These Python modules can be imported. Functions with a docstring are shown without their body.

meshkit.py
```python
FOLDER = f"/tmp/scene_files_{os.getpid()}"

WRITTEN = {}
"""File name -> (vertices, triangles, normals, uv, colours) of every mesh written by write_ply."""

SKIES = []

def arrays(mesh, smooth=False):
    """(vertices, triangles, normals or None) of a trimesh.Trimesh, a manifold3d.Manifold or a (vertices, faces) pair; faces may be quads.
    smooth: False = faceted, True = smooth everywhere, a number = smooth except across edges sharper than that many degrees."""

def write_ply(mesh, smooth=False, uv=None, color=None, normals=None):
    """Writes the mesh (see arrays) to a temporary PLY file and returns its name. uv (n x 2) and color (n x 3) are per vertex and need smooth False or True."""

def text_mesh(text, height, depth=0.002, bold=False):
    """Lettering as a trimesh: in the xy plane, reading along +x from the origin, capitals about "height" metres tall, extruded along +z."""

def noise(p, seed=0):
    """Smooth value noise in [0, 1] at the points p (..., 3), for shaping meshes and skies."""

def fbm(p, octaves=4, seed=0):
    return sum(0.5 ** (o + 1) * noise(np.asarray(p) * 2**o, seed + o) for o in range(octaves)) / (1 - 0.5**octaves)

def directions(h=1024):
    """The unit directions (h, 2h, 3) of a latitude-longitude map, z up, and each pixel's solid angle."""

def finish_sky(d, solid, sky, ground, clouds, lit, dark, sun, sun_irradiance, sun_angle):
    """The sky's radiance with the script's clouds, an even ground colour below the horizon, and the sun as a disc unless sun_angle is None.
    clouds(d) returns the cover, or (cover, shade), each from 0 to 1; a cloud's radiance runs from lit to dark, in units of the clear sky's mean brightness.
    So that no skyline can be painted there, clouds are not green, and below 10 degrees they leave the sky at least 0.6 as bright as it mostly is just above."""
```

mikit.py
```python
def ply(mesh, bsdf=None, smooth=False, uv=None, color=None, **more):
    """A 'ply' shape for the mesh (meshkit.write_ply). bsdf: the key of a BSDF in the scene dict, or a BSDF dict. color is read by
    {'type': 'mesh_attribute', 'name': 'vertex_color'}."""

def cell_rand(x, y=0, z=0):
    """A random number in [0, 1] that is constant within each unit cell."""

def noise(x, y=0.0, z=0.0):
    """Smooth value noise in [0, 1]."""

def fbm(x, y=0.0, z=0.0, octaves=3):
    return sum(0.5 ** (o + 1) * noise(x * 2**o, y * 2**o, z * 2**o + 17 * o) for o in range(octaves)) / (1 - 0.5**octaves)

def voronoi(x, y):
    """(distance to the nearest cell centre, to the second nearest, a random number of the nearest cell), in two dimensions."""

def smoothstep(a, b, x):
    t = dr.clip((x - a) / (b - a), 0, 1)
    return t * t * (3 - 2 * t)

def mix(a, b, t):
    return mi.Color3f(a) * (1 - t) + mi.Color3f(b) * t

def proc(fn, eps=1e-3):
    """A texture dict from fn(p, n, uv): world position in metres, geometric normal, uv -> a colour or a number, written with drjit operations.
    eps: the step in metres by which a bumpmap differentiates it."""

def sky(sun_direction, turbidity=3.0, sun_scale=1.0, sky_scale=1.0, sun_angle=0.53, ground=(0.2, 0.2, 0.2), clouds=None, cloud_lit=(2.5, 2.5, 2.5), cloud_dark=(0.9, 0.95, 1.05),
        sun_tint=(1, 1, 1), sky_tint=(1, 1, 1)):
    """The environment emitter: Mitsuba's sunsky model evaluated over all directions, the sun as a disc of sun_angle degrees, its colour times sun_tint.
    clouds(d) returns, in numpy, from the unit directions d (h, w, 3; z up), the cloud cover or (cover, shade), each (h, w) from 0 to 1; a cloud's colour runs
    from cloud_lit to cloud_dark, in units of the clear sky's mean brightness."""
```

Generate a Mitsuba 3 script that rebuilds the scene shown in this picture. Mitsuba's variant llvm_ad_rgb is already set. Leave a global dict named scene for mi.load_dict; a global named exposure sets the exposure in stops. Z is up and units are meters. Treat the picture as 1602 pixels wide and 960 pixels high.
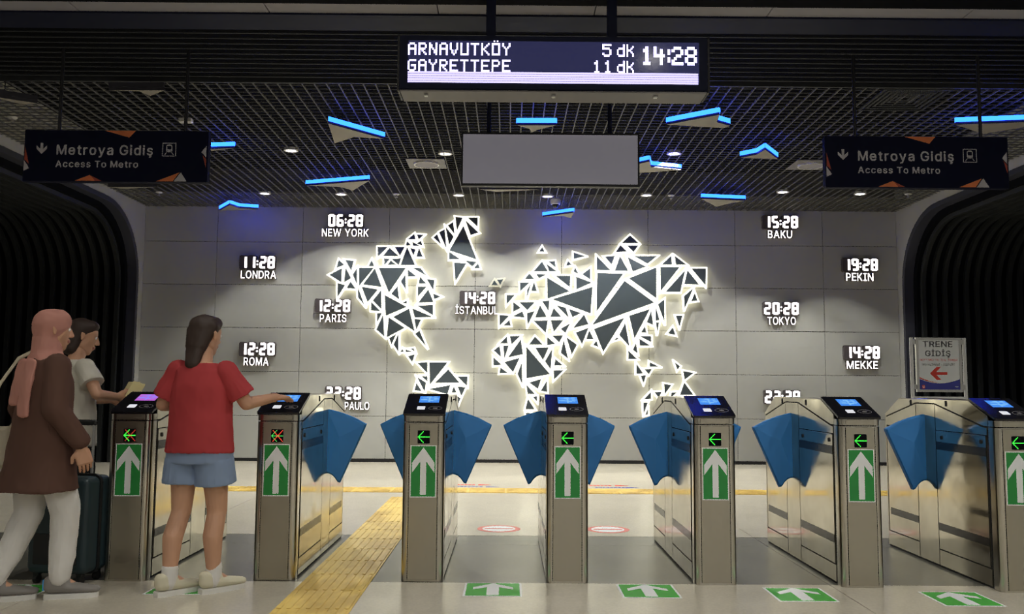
import math, numpy as np, trimesh, manifold3d as m3, mitsuba as mi, drjit as dr
import mikit, meshkit
from shapely.geometry import Polygon, Point, box as sbox
from shapely import union_all, affinity
from trimesh.creation import extrude_polygon

T = mi.ScalarTransform4f
scene, labels = {}, {}

# ------------------------------------------------------------------ camera
FOCAL, HORIZON_X, HORIZON_Y, ROLL, EYE = 1380.0, 797.0, 602.0, 0.0073, 1.2


def camera():
    yaw, pitch = -math.atan2(4, FOCAL), math.atan2(122, FOCAL)
    right0 = np.array([math.cos(yaw), math.sin(yaw), 0])
    f0 = np.array([-math.sin(yaw), math.cos(yaw), 0])
    fwd = math.cos(pitch) * f0 + math.sin(pitch) * np.array([0, 0, 1.0])
    down0 = np.cross(fwd, right0)
    right = math.cos(ROLL) * right0 - math.sin(ROLL) * down0
    down = math.sin(ROLL) * right0 + math.cos(ROLL) * down0
    m = np.eye(4)
    m[:3, 0], m[:3, 1], m[:3, 2], m[:3, 3] = -right, -down, fwd, (0, 0, EYE)
    return {'type': 'perspective', 'fov': 2 * math.degrees(math.atan(801 / FOCAL)), 'fov_axis': 'x',
            'near_clip': 0.05, 'far_clip': 100.0, 'to_world': T(m)}


scene['camera'] = camera()
exposure = 0.0
# no sky: an underground hall, lit by its visible lamps and by added ones

MAP_GLOW = (1.75, 1.68, 1.30)
CLOCK_GLOW = (1.9, 1.75, 1.7)
LAMP_BLUE = (0.10, 0.68, 13.0)
LED_WHITE = (1.6, 1.45, 2.8)
BLOOM_GLOW = (0.018, 0.02, 0.07)  # camera bloom over the dark display face, put in as emission

WALL_Y, CEIL, XL, XR = 13.82, 3.98, -5.78, 6.13

# unseen downlights added to light the concourse: x, y, intensity (dimmer towards the scarf woman's side)
ADDED_HALL_LAMPS = [(x, y, q * w) for y, w in ((4.7, 1.0), (2.3, 1.0), (-0.2, .9), (-3.0, .8)) for x, q in ((-3.6, 1.1), (-1.2, 3.8), (1.2, 5.2), (3.6, 4.3))]
# wall washers and downlights in the open grid: x, y, intensity, cutoff in degrees, visible lens
DOWNLIGHTS = [
    (-0.79, 10.46, 25.0, 58, True), (1.96, 10.37, 25.0, 58, True), (-3.61, 12.78, 5.0, 46, True), (-0.76, 12.80, 9.5, 60, True),
    (1.99, 12.70, 11.0, 59, True), (5.04, 12.50, 8.0, 45, True), (-2.49, 12.80, 8.5, 61, True), (3.9, 12.42, 10.0, 47, True),
    (-2.63, 10.37, 18.0, 57, True), (0.55, 12.83, 8.0, 60, True),
]


# ------------------------------------------------------------------ helpers
def rgb(r, g, b):
    """sRGB 0-255 -> linear reflectance."""
    c = np.array([r, g, b]) / 255.0
    return [float(x) for x in np.where(c < 0.04045, c / 12.92, ((c + 0.055) / 1.055) ** 2.4)]


def col(v):
    return {'type': 'rgb', 'value': [float(x) for x in v]}


def mat(name, color, rough=0.5, metal=0.0, spec=0.5, coat=0.0, sheen=0.0):
    c = color if isinstance(color, dict) else col(color)
    d = {'type': 'principled', 'base_color': c, 'roughness': rough if isinstance(rough, dict) else float(rough), 'metallic': float(metal), 'specular': float(spec)}
    if coat:
        d.update(clearcoat=float(coat), clearcoat_gloss=0.9)
    if sheen:
        d.update(sheen=float(sheen))
    scene[name] = {'type': 'twosided', 'bsdf': d}
    return name


def diffuse(name, color):
    scene[name] = {'type': 'twosided', 'bsdf': {'type': 'diffuse', 'reflectance': color if isinstance(color, dict) else col(color)}}
    return name


def lum(c):
    return 0.3 * c[0] + 0.5 * c[1] + 0.2 * c[2]


def glow(radiance, area):
    return {'type': 'area', 'radiance': col(radiance), 'sampling_weight': float(max(lum(radiance) * area, 1e-4))}


def numbered(key):
    if key not in scene and key not in labels:
        return key
    n = 1
    while f'{key}_{n:03d}' in scene or f'{key}_{n:03d}' in labels:
        n += 1
    return f'{key}_{n:03d}'


COUNT = {}


def fresh(key):
    """numbered() without the search, for the many repeats."""
    n = COUNT.get(key, 0)
    COUNT[key] = n + 1
    return key if n == 0 else f'{key}_{n:03d}'


def thing(name, label, category, group=None):
    k = fresh(name)
    labels[k] = {'label': label, 'category': category}
    if group:
        labels[k]['group'] = group
    return k


def struct(name, label):
    k = fresh(name)
    labels[k] = {'label': label, 'kind': 'structure'}
    return k


def part(parent, name, mesh, bsdf, smooth=False, emit=None, at=None, label=None, kind=None):
    """One entry of the scene, a child of parent (or top level when parent is None). mesh: a trimesh or a finished ply dict."""
    k = fresh(f'{parent}__{name}' if parent else name)
    d = dict(mesh) if isinstance(mesh, dict) else mikit.ply(mesh, bsdf, smooth)
    if emit is not None:
        area = mesh.area if hasattr(mesh, 'area') else 0.01
        d['emitter'] = glow(emit, area)
    if at is not None:
        d['to_world'] = at
    scene[k] = d
    if label or kind:
        labels[k] = {}
        if label:
            labels[k]['label'] = label
        if kind:
            labels[k]['kind'] = kind
    return k


def own(key, mesh, bsdf, smooth=False, emit=None):
    """The mesh of a thing that is one mesh, under its own key."""
    d = mikit.ply(mesh, bsdf, smooth)
    if emit is not None:
        d['emitter'] = glow(emit, mesh.area)
    scene[key] = d
    return key


def bx(x0, x1, y0, y1, z0, z1):
    m = trimesh.creation.box((x1 - x0, y1 - y0, z1 - z0))
    m.apply_translation(((x0 + x1) / 2, (y0 + y1) / 2, (z0 + z1) / 2))
    return m


def join(*ms):
    return trimesh.util.concatenate([m for m in ms if m is not None])


def bevel_box(x0, x1, y0, y1, z0, z1, r=0.004):
    pts = []
    for sx in (0, 1):
        for sy in (0, 1):
            for sz in (0, 1):
                c = np.array([(x0, x1)[sx], (y0, y1)[sy], (z0, z1)[sz]])
                s = np.array([1 - 2 * sx, 1 - 2 * sy, 1 - 2 * sz])
                for k in range(3):
                    o = np.full(3, r)
                    o[k] = 0
                    pts.append(c + s * o)
    return hull(np.array(pts))


def hull(pts):
    return trimesh.convex.convex_hull(np.asarray(pts, float))


def ext(poly, d):
    gs = getattr(poly, 'geoms', [poly])
    return trimesh.util.concatenate([extrude_polygon(g, d, engine='earcut') for g in gs if g.area > 1e-8])


def facing(mesh, y):
    """A mesh drawn in (x, z) as its xy plane, extruded towards the viewer (-y), its back at depth y."""
    v = mesh.vertices
    m = trimesh.Trimesh(np.stack([v[:, 0], y - v[:, 2], v[:, 1]], 1), mesh.faces, process=False)
    return m


def plate(poly, y, d):
    """Polygon in (x, z) as a plate from y - d (front) to y (back)."""
    return facing(ext(poly, d), y)


def side(poly, x0, x1):
    """Polygon in (y, z) as a plate from x0 to x1."""
    m = ext(poly, x1 - x0)
    v = m.vertices
    return trimesh.Trimesh(np.stack([x0 + v[:, 2], v[:, 0], v[:, 1]], 1), m.faces, process=False)


def rrect(x0, x1, y0, y1, r):
    return sbox(x0 + r, y0 + r, x1 - r, y1 - r).buffer(r, quad_segs=5)


def cyl(p, q, r, n=12, r2=None):
    p, q = np.array(p, float), np.array(q, float)
    z = (q - p) / np.linalg.norm(q - p)
    x = np.cross(z, [0, 0, 1] if abs(z[2]) < 0.9 else [1, 0, 0])
    x /= np.linalg.norm(x)
    y = np.cross(z, x)
    t = np.arange(n) * 2 * np.pi / n
    ring = np.cos(t)[:, None] * x + np.sin(t)[:, None] * y
    return hull(np.vstack([p + ring * r, q + ring * (r if r2 is None else r2)]))


def lathe(profile, n=20):
    return trimesh.creation.revolve(np.array(profile, float), sections=n)


def words_mesh(text, height, depth, bold=True, width=None, gap=0.16, space=0.45):
    """Letters one by one: list of (mesh, character) along +x from 0; scaled to a total width if given."""
    x, out = 0.0, []
    for ch in text:
        if ch == ' ':
            x += space * height
            continue
        m = meshkit.text_mesh(ch, height, depth, bold)
        w = m.bounds[1][0] - m.bounds[0][0]
        m.apply_translation((x - m.bounds[0][0], 0, 0))
        out.append((m, ch))
        x += w + gap * height
    total = x - gap * height
    if width:
        for m, _ in out:
            m.apply_scale((width / total, 1, 1))
        total = width
    return out, total


# ------------------------------------------------------------------ materials
def floor_color(p, n, uv):
    big = mikit.fbm(p.x * 0.6, p.y * 0.6, 0.0, 3)
    fine = mikit.noise(p.x * 90, p.y * 90, 3.0)
    spot = mikit.noise(p.x * 7, p.y * 7, 9.0)
    base = mikit.mix(rgb(168, 161, 146), rgb(186, 179, 163), big)
    return base * (0.93 + 0.1 * fine + 0.05 * (spot - 0.5))


def plate_color(p, n, uv):
    big = mikit.fbm(p.x * 1.3, p.y * 1.3, 4.0, 3)
    fine = mikit.noise(p.x * 120, p.y * 120, 1.0)
    return mikit.mix(rgb(84, 83, 76), rgb(100, 98, 90), big) * (0.94 + 0.1 * fine)


def steel_rough(p, n, uv):
    smudge = mikit.fbm(p.x * 5 + p.y * 4, p.y * 5, p.z * 6, 4)
    return 0.07 + 0.16 * mikit.smoothstep(0.4, 0.85, smudge)


def steel_color(p, n, uv):
    smudge = mikit.fbm(p.x * 4 + p.y * 3, p.y * 4, p.z * 4, 4)
    return mikit.mix(rgb(176, 168, 152), rgb(210, 205, 192), smudge)


def front_rough(p, n, uv):
    return 0.26 + 0.14 * mikit.fbm(p.x * 9, p.y * 3, p.z * 7, 3)


def tactile_color(p, n, uv):
    dirt = mikit.fbm(p.x * 5, p.y * 3, 2.0, 4)
    return mikit.mix(rgb(226, 196, 106), rgb(196, 164, 82), mikit.smoothstep(0.35, 0.75, dirt))


def wallpanel_color(p, n, uv):
    v = mikit.fbm(p.x * 0.8, p.z * 0.8, 7.0, 2)
    return mikit.mix(rgb(176, 176, 171), rgb(186, 186, 180), v)



mat('mat_floor', mikit.proc(floor_color), 0.22)
mat('mat_base_plate', mikit.proc(plate_color), 0.26)
mat('mat_joint', rgb(70, 66, 60), 0.8)
mat('mat_tactile', mikit.proc(tactile_color), 0.5)
mat('mat_wall_panel', mikit.proc(wallpanel_color), 0.42)
mat('mat_wall_gap', rgb(70, 70, 70), 0.8)
mat('mat_plaster', rgb(168, 166, 160), 0.9)
mat('mat_black', rgb(22, 23, 24), 0.6)
mat('mat_deep', rgb(9, 11, 16), 0.9, 0, 0.1)
mat('mat_baseboard', rgb(28, 28, 30), 0.45)
mat('mat_rib', rgb(36, 39, 40), 0.5)
mat('mat_rib_trim', rgb(58, 60, 70), 0.4)
mat('mat_grid', rgb(88, 89, 91), 0.6)
mat('mat_slat', rgb(46, 49, 54), 0.6)
mat('mat_navy', rgb(22, 27, 50), 0.6, 0, 0.2)
mat('mat_bulkhead', rgb(150, 148, 156), 0.7)
mat('mat_steel', mikit.proc(steel_color), mikit.proc(steel_rough), 1.0)
mat('mat_steel_front', rgb(186, 180, 166), mikit.proc(front_rough), 1.0)
mat('mat_steel_trim', rgb(200, 196, 186), 0.16, 1.0)
mat('mat_glossy_black', rgb(16, 16, 22), 0.18, 0, 0.5, 0.6)
mat('mat_sensor', rgb(26, 25, 24), 0.2)
mat('mat_flap', rgb(50, 126, 198), 0.55)
mat('mat_sticker_green', rgb(36, 134, 60), 0.5)
mat('mat_floor_green', rgb(70, 166, 62), 0.5)
mat('mat_white', rgb(226, 228, 228), 0.5)
mat('mat_red', rgb(206, 60, 50), 0.5)
mat('mat_pale_red', rgb(206, 104, 92), 0.5)
mat('mat_blue_print', rgb(58, 62, 150), 0.5)
mat('mat_dark_text', rgb(62, 62, 66), 0.5)
mat('mat_red_strip', rgb(110, 24, 18), 0.4)
mat('mat_panel_black', rgb(76, 85, 90), 0.28)
mat('mat_lightbox', rgb(235, 232, 215), 0.5)
mat('mat_digit_body', rgb(84, 78, 80), 0.4)
mat('mat_lamp_body', rgb(150, 146, 140), 0.55)
mat('mat_lamp_edge', rgb(60, 60, 70), 0.5)
mat('mat_sign', rgb(15, 18, 42), 0.5, 0, 0.08)
mat('mat_sign_text', rgb(184, 182, 190), 0.5)
mat('mat_orange', rgb(214, 120, 72), 0.5)
mat('mat_dark_orange', rgb(158, 66, 46), 0.5)
mat('mat_board', rgb(120, 118, 124), 0.1, 0, 0.5, 0.6)
mat('mat_dark_metal', rgb(34, 35, 40), 0.45)
mat('mat_grey_metal', rgb(120, 118, 120), 0.5)
mat('mat_white_metal', rgb(214, 214, 212), 0.4)
mat('mat_alu', rgb(190, 190, 188), 0.35, 0.6)
mat('mat_lens', rgb(240, 240, 235), 0.4)
mat('mat_emitter', rgb(12, 12, 14), 0.35, 0, 0.3)

# ------------------------------------------------------------------ floor
HALL_BACK = -9.0
FLOOR = struct('floor', 'polished beige terrazzo floor of the metro concourse')
own(FLOOR, bx(-12, 12.5, HALL_BACK, WALL_Y + 0.3, -0.3, -0.012), 'mat_joint')
PLATE_Y0, PLATE_Y1 = 5.50, 7.19
xs = [-12, -7.29, -2.665, 1.965, 6.6, 12.5]
for y0, y1 in ((HALL_BACK, -4), (-4, 1.0), (1.0, PLATE_Y0), (PLATE_Y1, WALL_Y)):
    for x0, x1 in zip(xs, xs[1:]):
        part(FLOOR, 'slab', bx(x0 + .002, x1 - .002, y0 + .002, y1 - .002, -0.012, 0), 'mat_floor')
for x0, x1 in zip(xs, xs[1:]):
    for y0, y1 in ((PLATE_Y0, 6.79), (6.79, PLATE_Y1)):
        part(FLOOR, 'dark_slab', bx(x0 + .0015, x1 - .0015, y0 + .0015, y1 - .0015, -0.012, -0.001), 'mat_base_plate')

# yellow tactile paving: every tile is a part with its ridges
TAC = struct('floor_tactile_path', 'yellow tactile paving path of ribbed tiles running through the gates and along the wall')


def tactile(w, d, n):
    m = [bevel_box(-w / 2 + .0015, w / 2 - .0015, -d / 2 + .0015, d / 2 - .0015, 0, 0.004, 0.001)]
    for i in range(n):
        x = -w / 2 + (i + 0.5) * w / n
        m.append(bevel_box(x - .0125, x + .0125, -d / 2 + .012, d / 2 - .012, 0.003, 0.009, 0.003))
    return mikit.ply(join(*m), 'mat_tactile')


long_tile = tactile(0.415, 0.43, 8)
y = 3.31
while y < 9.75:
    part(TAC, 'tile', long_tile, None, at=T().translate([-1.037, y, 0.0]))
    y += 0.43
cross_tile = tactile(0.44, 0.43, 8)
for i in range(26):
    x = -5.4 + 0.43 * i
    part(TAC, 'tile', cross_tile, None, at=T().translate([x, 10.19, 0.0]).rotate([0, 0, 1], 90))

# ------------------------------------------------------------------ back wall of metal panels
WALL = struct('wall_back', 'grey metal panel wall carrying the lit world map and the city clocks')
own(WALL, bx(XL - .5, XR + .5, WALL_Y + 0.012, WALL_Y + 0.3, 0, CEIL + 0.7), 'mat_wall_gap')
pxs = [XL, -4.63, -3.28, -1.91, -0.545, 0.82, 2.19, 3.565, 4.955, XR]
pzs = [0.045, 0.70, 1.385, 2.067, 2.745, 3.425, CEIL + 0.25]
for x0, x1 in zip(pxs, pxs[1:]):
    for z0, z1 in zip(pzs, pzs[1:]):
        part(WALL, 'panel', bevel_box(x0 + .003, x1 - .003, WALL_Y, WALL_Y + 0.014, z0 + .003, z1 - .003, .002), 'mat_wall_panel')
own(struct('baseboard_back', 'black skirting strip along the foot of the panel wall'), bx(XL, XR, WALL_Y - 0.012, WALL_Y + 0.02, 0.0, 0.048), 'mat_baseboard')


# ------------------------------------------------------------------ side walls with ribbed tunnel mouths
def arch(y0, y1, h, r):
    """Outline of a tunnel mouth in (y, z): straight jambs, round top corners."""
    t = np.linspace(0, np.pi / 2, 14)
    a = [(y1 - r[0] + r[0] * math.cos(u), h - r[1] + r[1] * math.sin(u)) for u in t]
    b = [(y0 + r[0] - r[0] * math.sin(u), h - r[1] + r[1] * math.cos(u)) for u in t]
    return [(y1, 0)] + a + b + [(y0, 0)]


def ring(outer, inner, x0, x1):
    o, i = np.array(outer), np.array(inner)
    n, vs, fs = len(o), [], []
    for x in (x0, x1):
        for q in (o, i):
            vs.append(np.column_stack([np.full(n, x), q[:, 0], q[:, 1]]))
    v = np.vstack(vs)
    for k in range(n - 1):
        for a, b in ((0, n), (n, 3 * n), (3 * n, 2 * n), (2 * n, 0)):
            fs += [[a + k, b + k, b + k + 1], [a + k, b + k + 1, a + k + 1]]
    m = trimesh.Trimesh(v, fs, process=False)
    m.fix_normals()
    return m


def tunnel(sx, x, side_name):
    w = struct('wall_' + side_name, 'grey side wall with a round-cornered mouth into a black ribbed tunnel')
    y0, y1, h, r = 7.6, 13.62, 3.84, (1.15, 1.05)
    hole = Polygon(arch(y0, y1, h, r))
    face = sbox(HALL_BACK, 0, WALL_Y + .02, CEIL + .7).difference(hole)
    own(w, side(face, *sorted((x, x + sx * 0.18))), 'mat_wall_panel')
    inset = lambda d: arch(y0 + d, y1 - d, h - d, (r[0] - d * .6, r[1] - d * .6))
    part(w, 'mouth_frame', ring(inset(-0.02), inset(0.05), x - sx * 0.012, x + sx * 0.13), 'mat_rib_trim', smooth=35)
    part(w, 'lining', ring(inset(-0.10), inset(0.14), x + sx * 0.13, x + sx * 4.2), 'mat_deep')
    part(w, 'end_panel', bx(*sorted((x + sx * 4.2, x + sx * 4.3)), y0 - .2, y1 + .2, 0, h + .2), 'mat_deep')
    rib = mikit.ply(ring(inset(0.10), inset(0.20), -0.03, 0.03), 'mat_rib', smooth=35)
    for i in range(24):
        part(w, 'rib', rib, None, at=T().translate([x + sx * (0.22 + 0.165 * i), 0, 0]))


tunnel(-1, XL, 'left')
tunnel(1, XR, 'right')

# ------------------------------------------------------------------ ceilings
GRID_Y0 = 7.97
CE = struct('ceiling', 'dark open-cell metal grid ceiling with black void above and slatted strip')
own(CE, bx(XL - .4, XR + .4, 6.0, WALL_Y + .3, CEIL + 0.62, CEIL + 0.7), 'mat_deep')
blade = mikit.ply(bx(-.0065, .0065, GRID_Y0, WALL_Y, CEIL, CEIL + .016), 'mat_grid')
x = XL + 0.05
while x < XR:
    part(CE, 'long_blade', blade, None, at=T().translate([x, 0, 0]))
    x += 0.1145
blade = mikit.ply(bx(XL, XR, -.0028, .0028, CEIL + .003, CEIL + .012), 'mat_grid')
y = GRID_Y0 + 0.102
while y < WALL_Y - .02:
    part(CE, 'cross_blade', blade, None, at=T().translate([0, y, 0]))
    y += 0.102
part(CE, 'edge_rail', bx(XL, XR, GRID_Y0 - .02, GRID_Y0 + .012, CEIL - .01, CEIL + .06), 'mat_slat')
slat = mikit.ply(bx(XL, XR, -.0065, .0065, CEIL + .002, CEIL + .012), 'mat_slat')
y = 6.84
while y < GRID_Y0 - .05:
    part(CE, 'slat', slat, None, at=T().translate([0, y, 0]))
    y += 0.1115
part(CE, 'slat', slat, None, at=T().translate([0, 6.74, 0]))
part(CE, 'navy_band', bx(XL, XR, 6.42, 6.71, CEIL - .02, CEIL + .1), 'mat_navy')
for x0, x1 in zip([XL, -3.25, -1.82, -0.55, 0.62, 1.92, 3.4, 4.8], [-3.25, -1.82, -0.55, 0.62, 1.92, 3.4, 4.8, XR]):
    part(CE, 'bulkhead_panel', bx(x0 + .004, x1 - .004, 6.245, 6.42, CEIL - .005, CEIL + .08), 'mat_bulkhead')
part(CE, 'dark_trim', bx(XL, XR, 6.0, 6.245, CEIL - .01, CEIL + .1), 'mat_deep')
own(struct('ceiling_hall', 'plain plaster ceiling over the concourse'), bx(-12, 12.5, HALL_BACK, 6.0, CEIL, CEIL + .2), 'mat_plaster')
own(struct('wall_front', 'plain grey wall closing the concourse'), bx(-12, 12.5, HALL_BACK - .2, HALL_BACK, 0, CEIL + .2), 'mat_plaster')

# added downlights, unseen over and behind the camera, giving the hall its light
for i, (x, y, power) in enumerate(ADDED_HALL_LAMPS):
    k = thing('hall_downlight', 'added unseen round downlight recessed in the plaster ceiling over the concourse', 'ceiling light', 'added unseen downlights over the concourse')
    part(k, 'ring', ext(Point(x, y).buffer(0.12).difference(Point(x, y).buffer(0.095)), 0.012).apply_translation((0, 0, CEIL - .012)), 'mat_white_metal')
    part(k, 'lens', ext(Point(x, y).buffer(0.095), 0.004).apply_translation((0, 0, CEIL - .006)), 'mat_lens', emit=(14, 13.5, 12))
    scene[f'added_hall_light_{i:02d}'] = {'type': 'spot', 'intensity': col([power * c for c in (1, 0.985, 0.91)]), 'cutoff_angle': 62.0, 'beam_width': 46.0,
                                    'sampling_weight': float(power * 2), 'to_world': T().look_at(origin=[x, y, CEIL - .015], target=[x, y, 0], up=[0, 1, 0])}
# two rows of unseen luminaires, added further back to light the hall
for x, y in [(x, y) for y in (-5.5, -1.6) for x in (.3, 3.6)]:
    k = thing('hall_luminaire', 'added unseen long recessed luminaire in the plaster ceiling at the back of the concourse', 'ceiling light', 'added unseen luminaires at the back of the concourse')
    part(k, 'frame', ext(sbox(x - .94, y - .19, x + .94, y + .19).difference(sbox(x - .91, y - .16, x + .91, y + .16)), .014).apply_translation((0, 0, CEIL - .014)), 'mat_white_metal')
    part(k, 'diffuser', bx(x - .91, x + .91, y - .16, y + .16, CEIL - .012, CEIL - .004), 'mat_lens', emit=(30.0, 30.0, 30.0))

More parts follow.
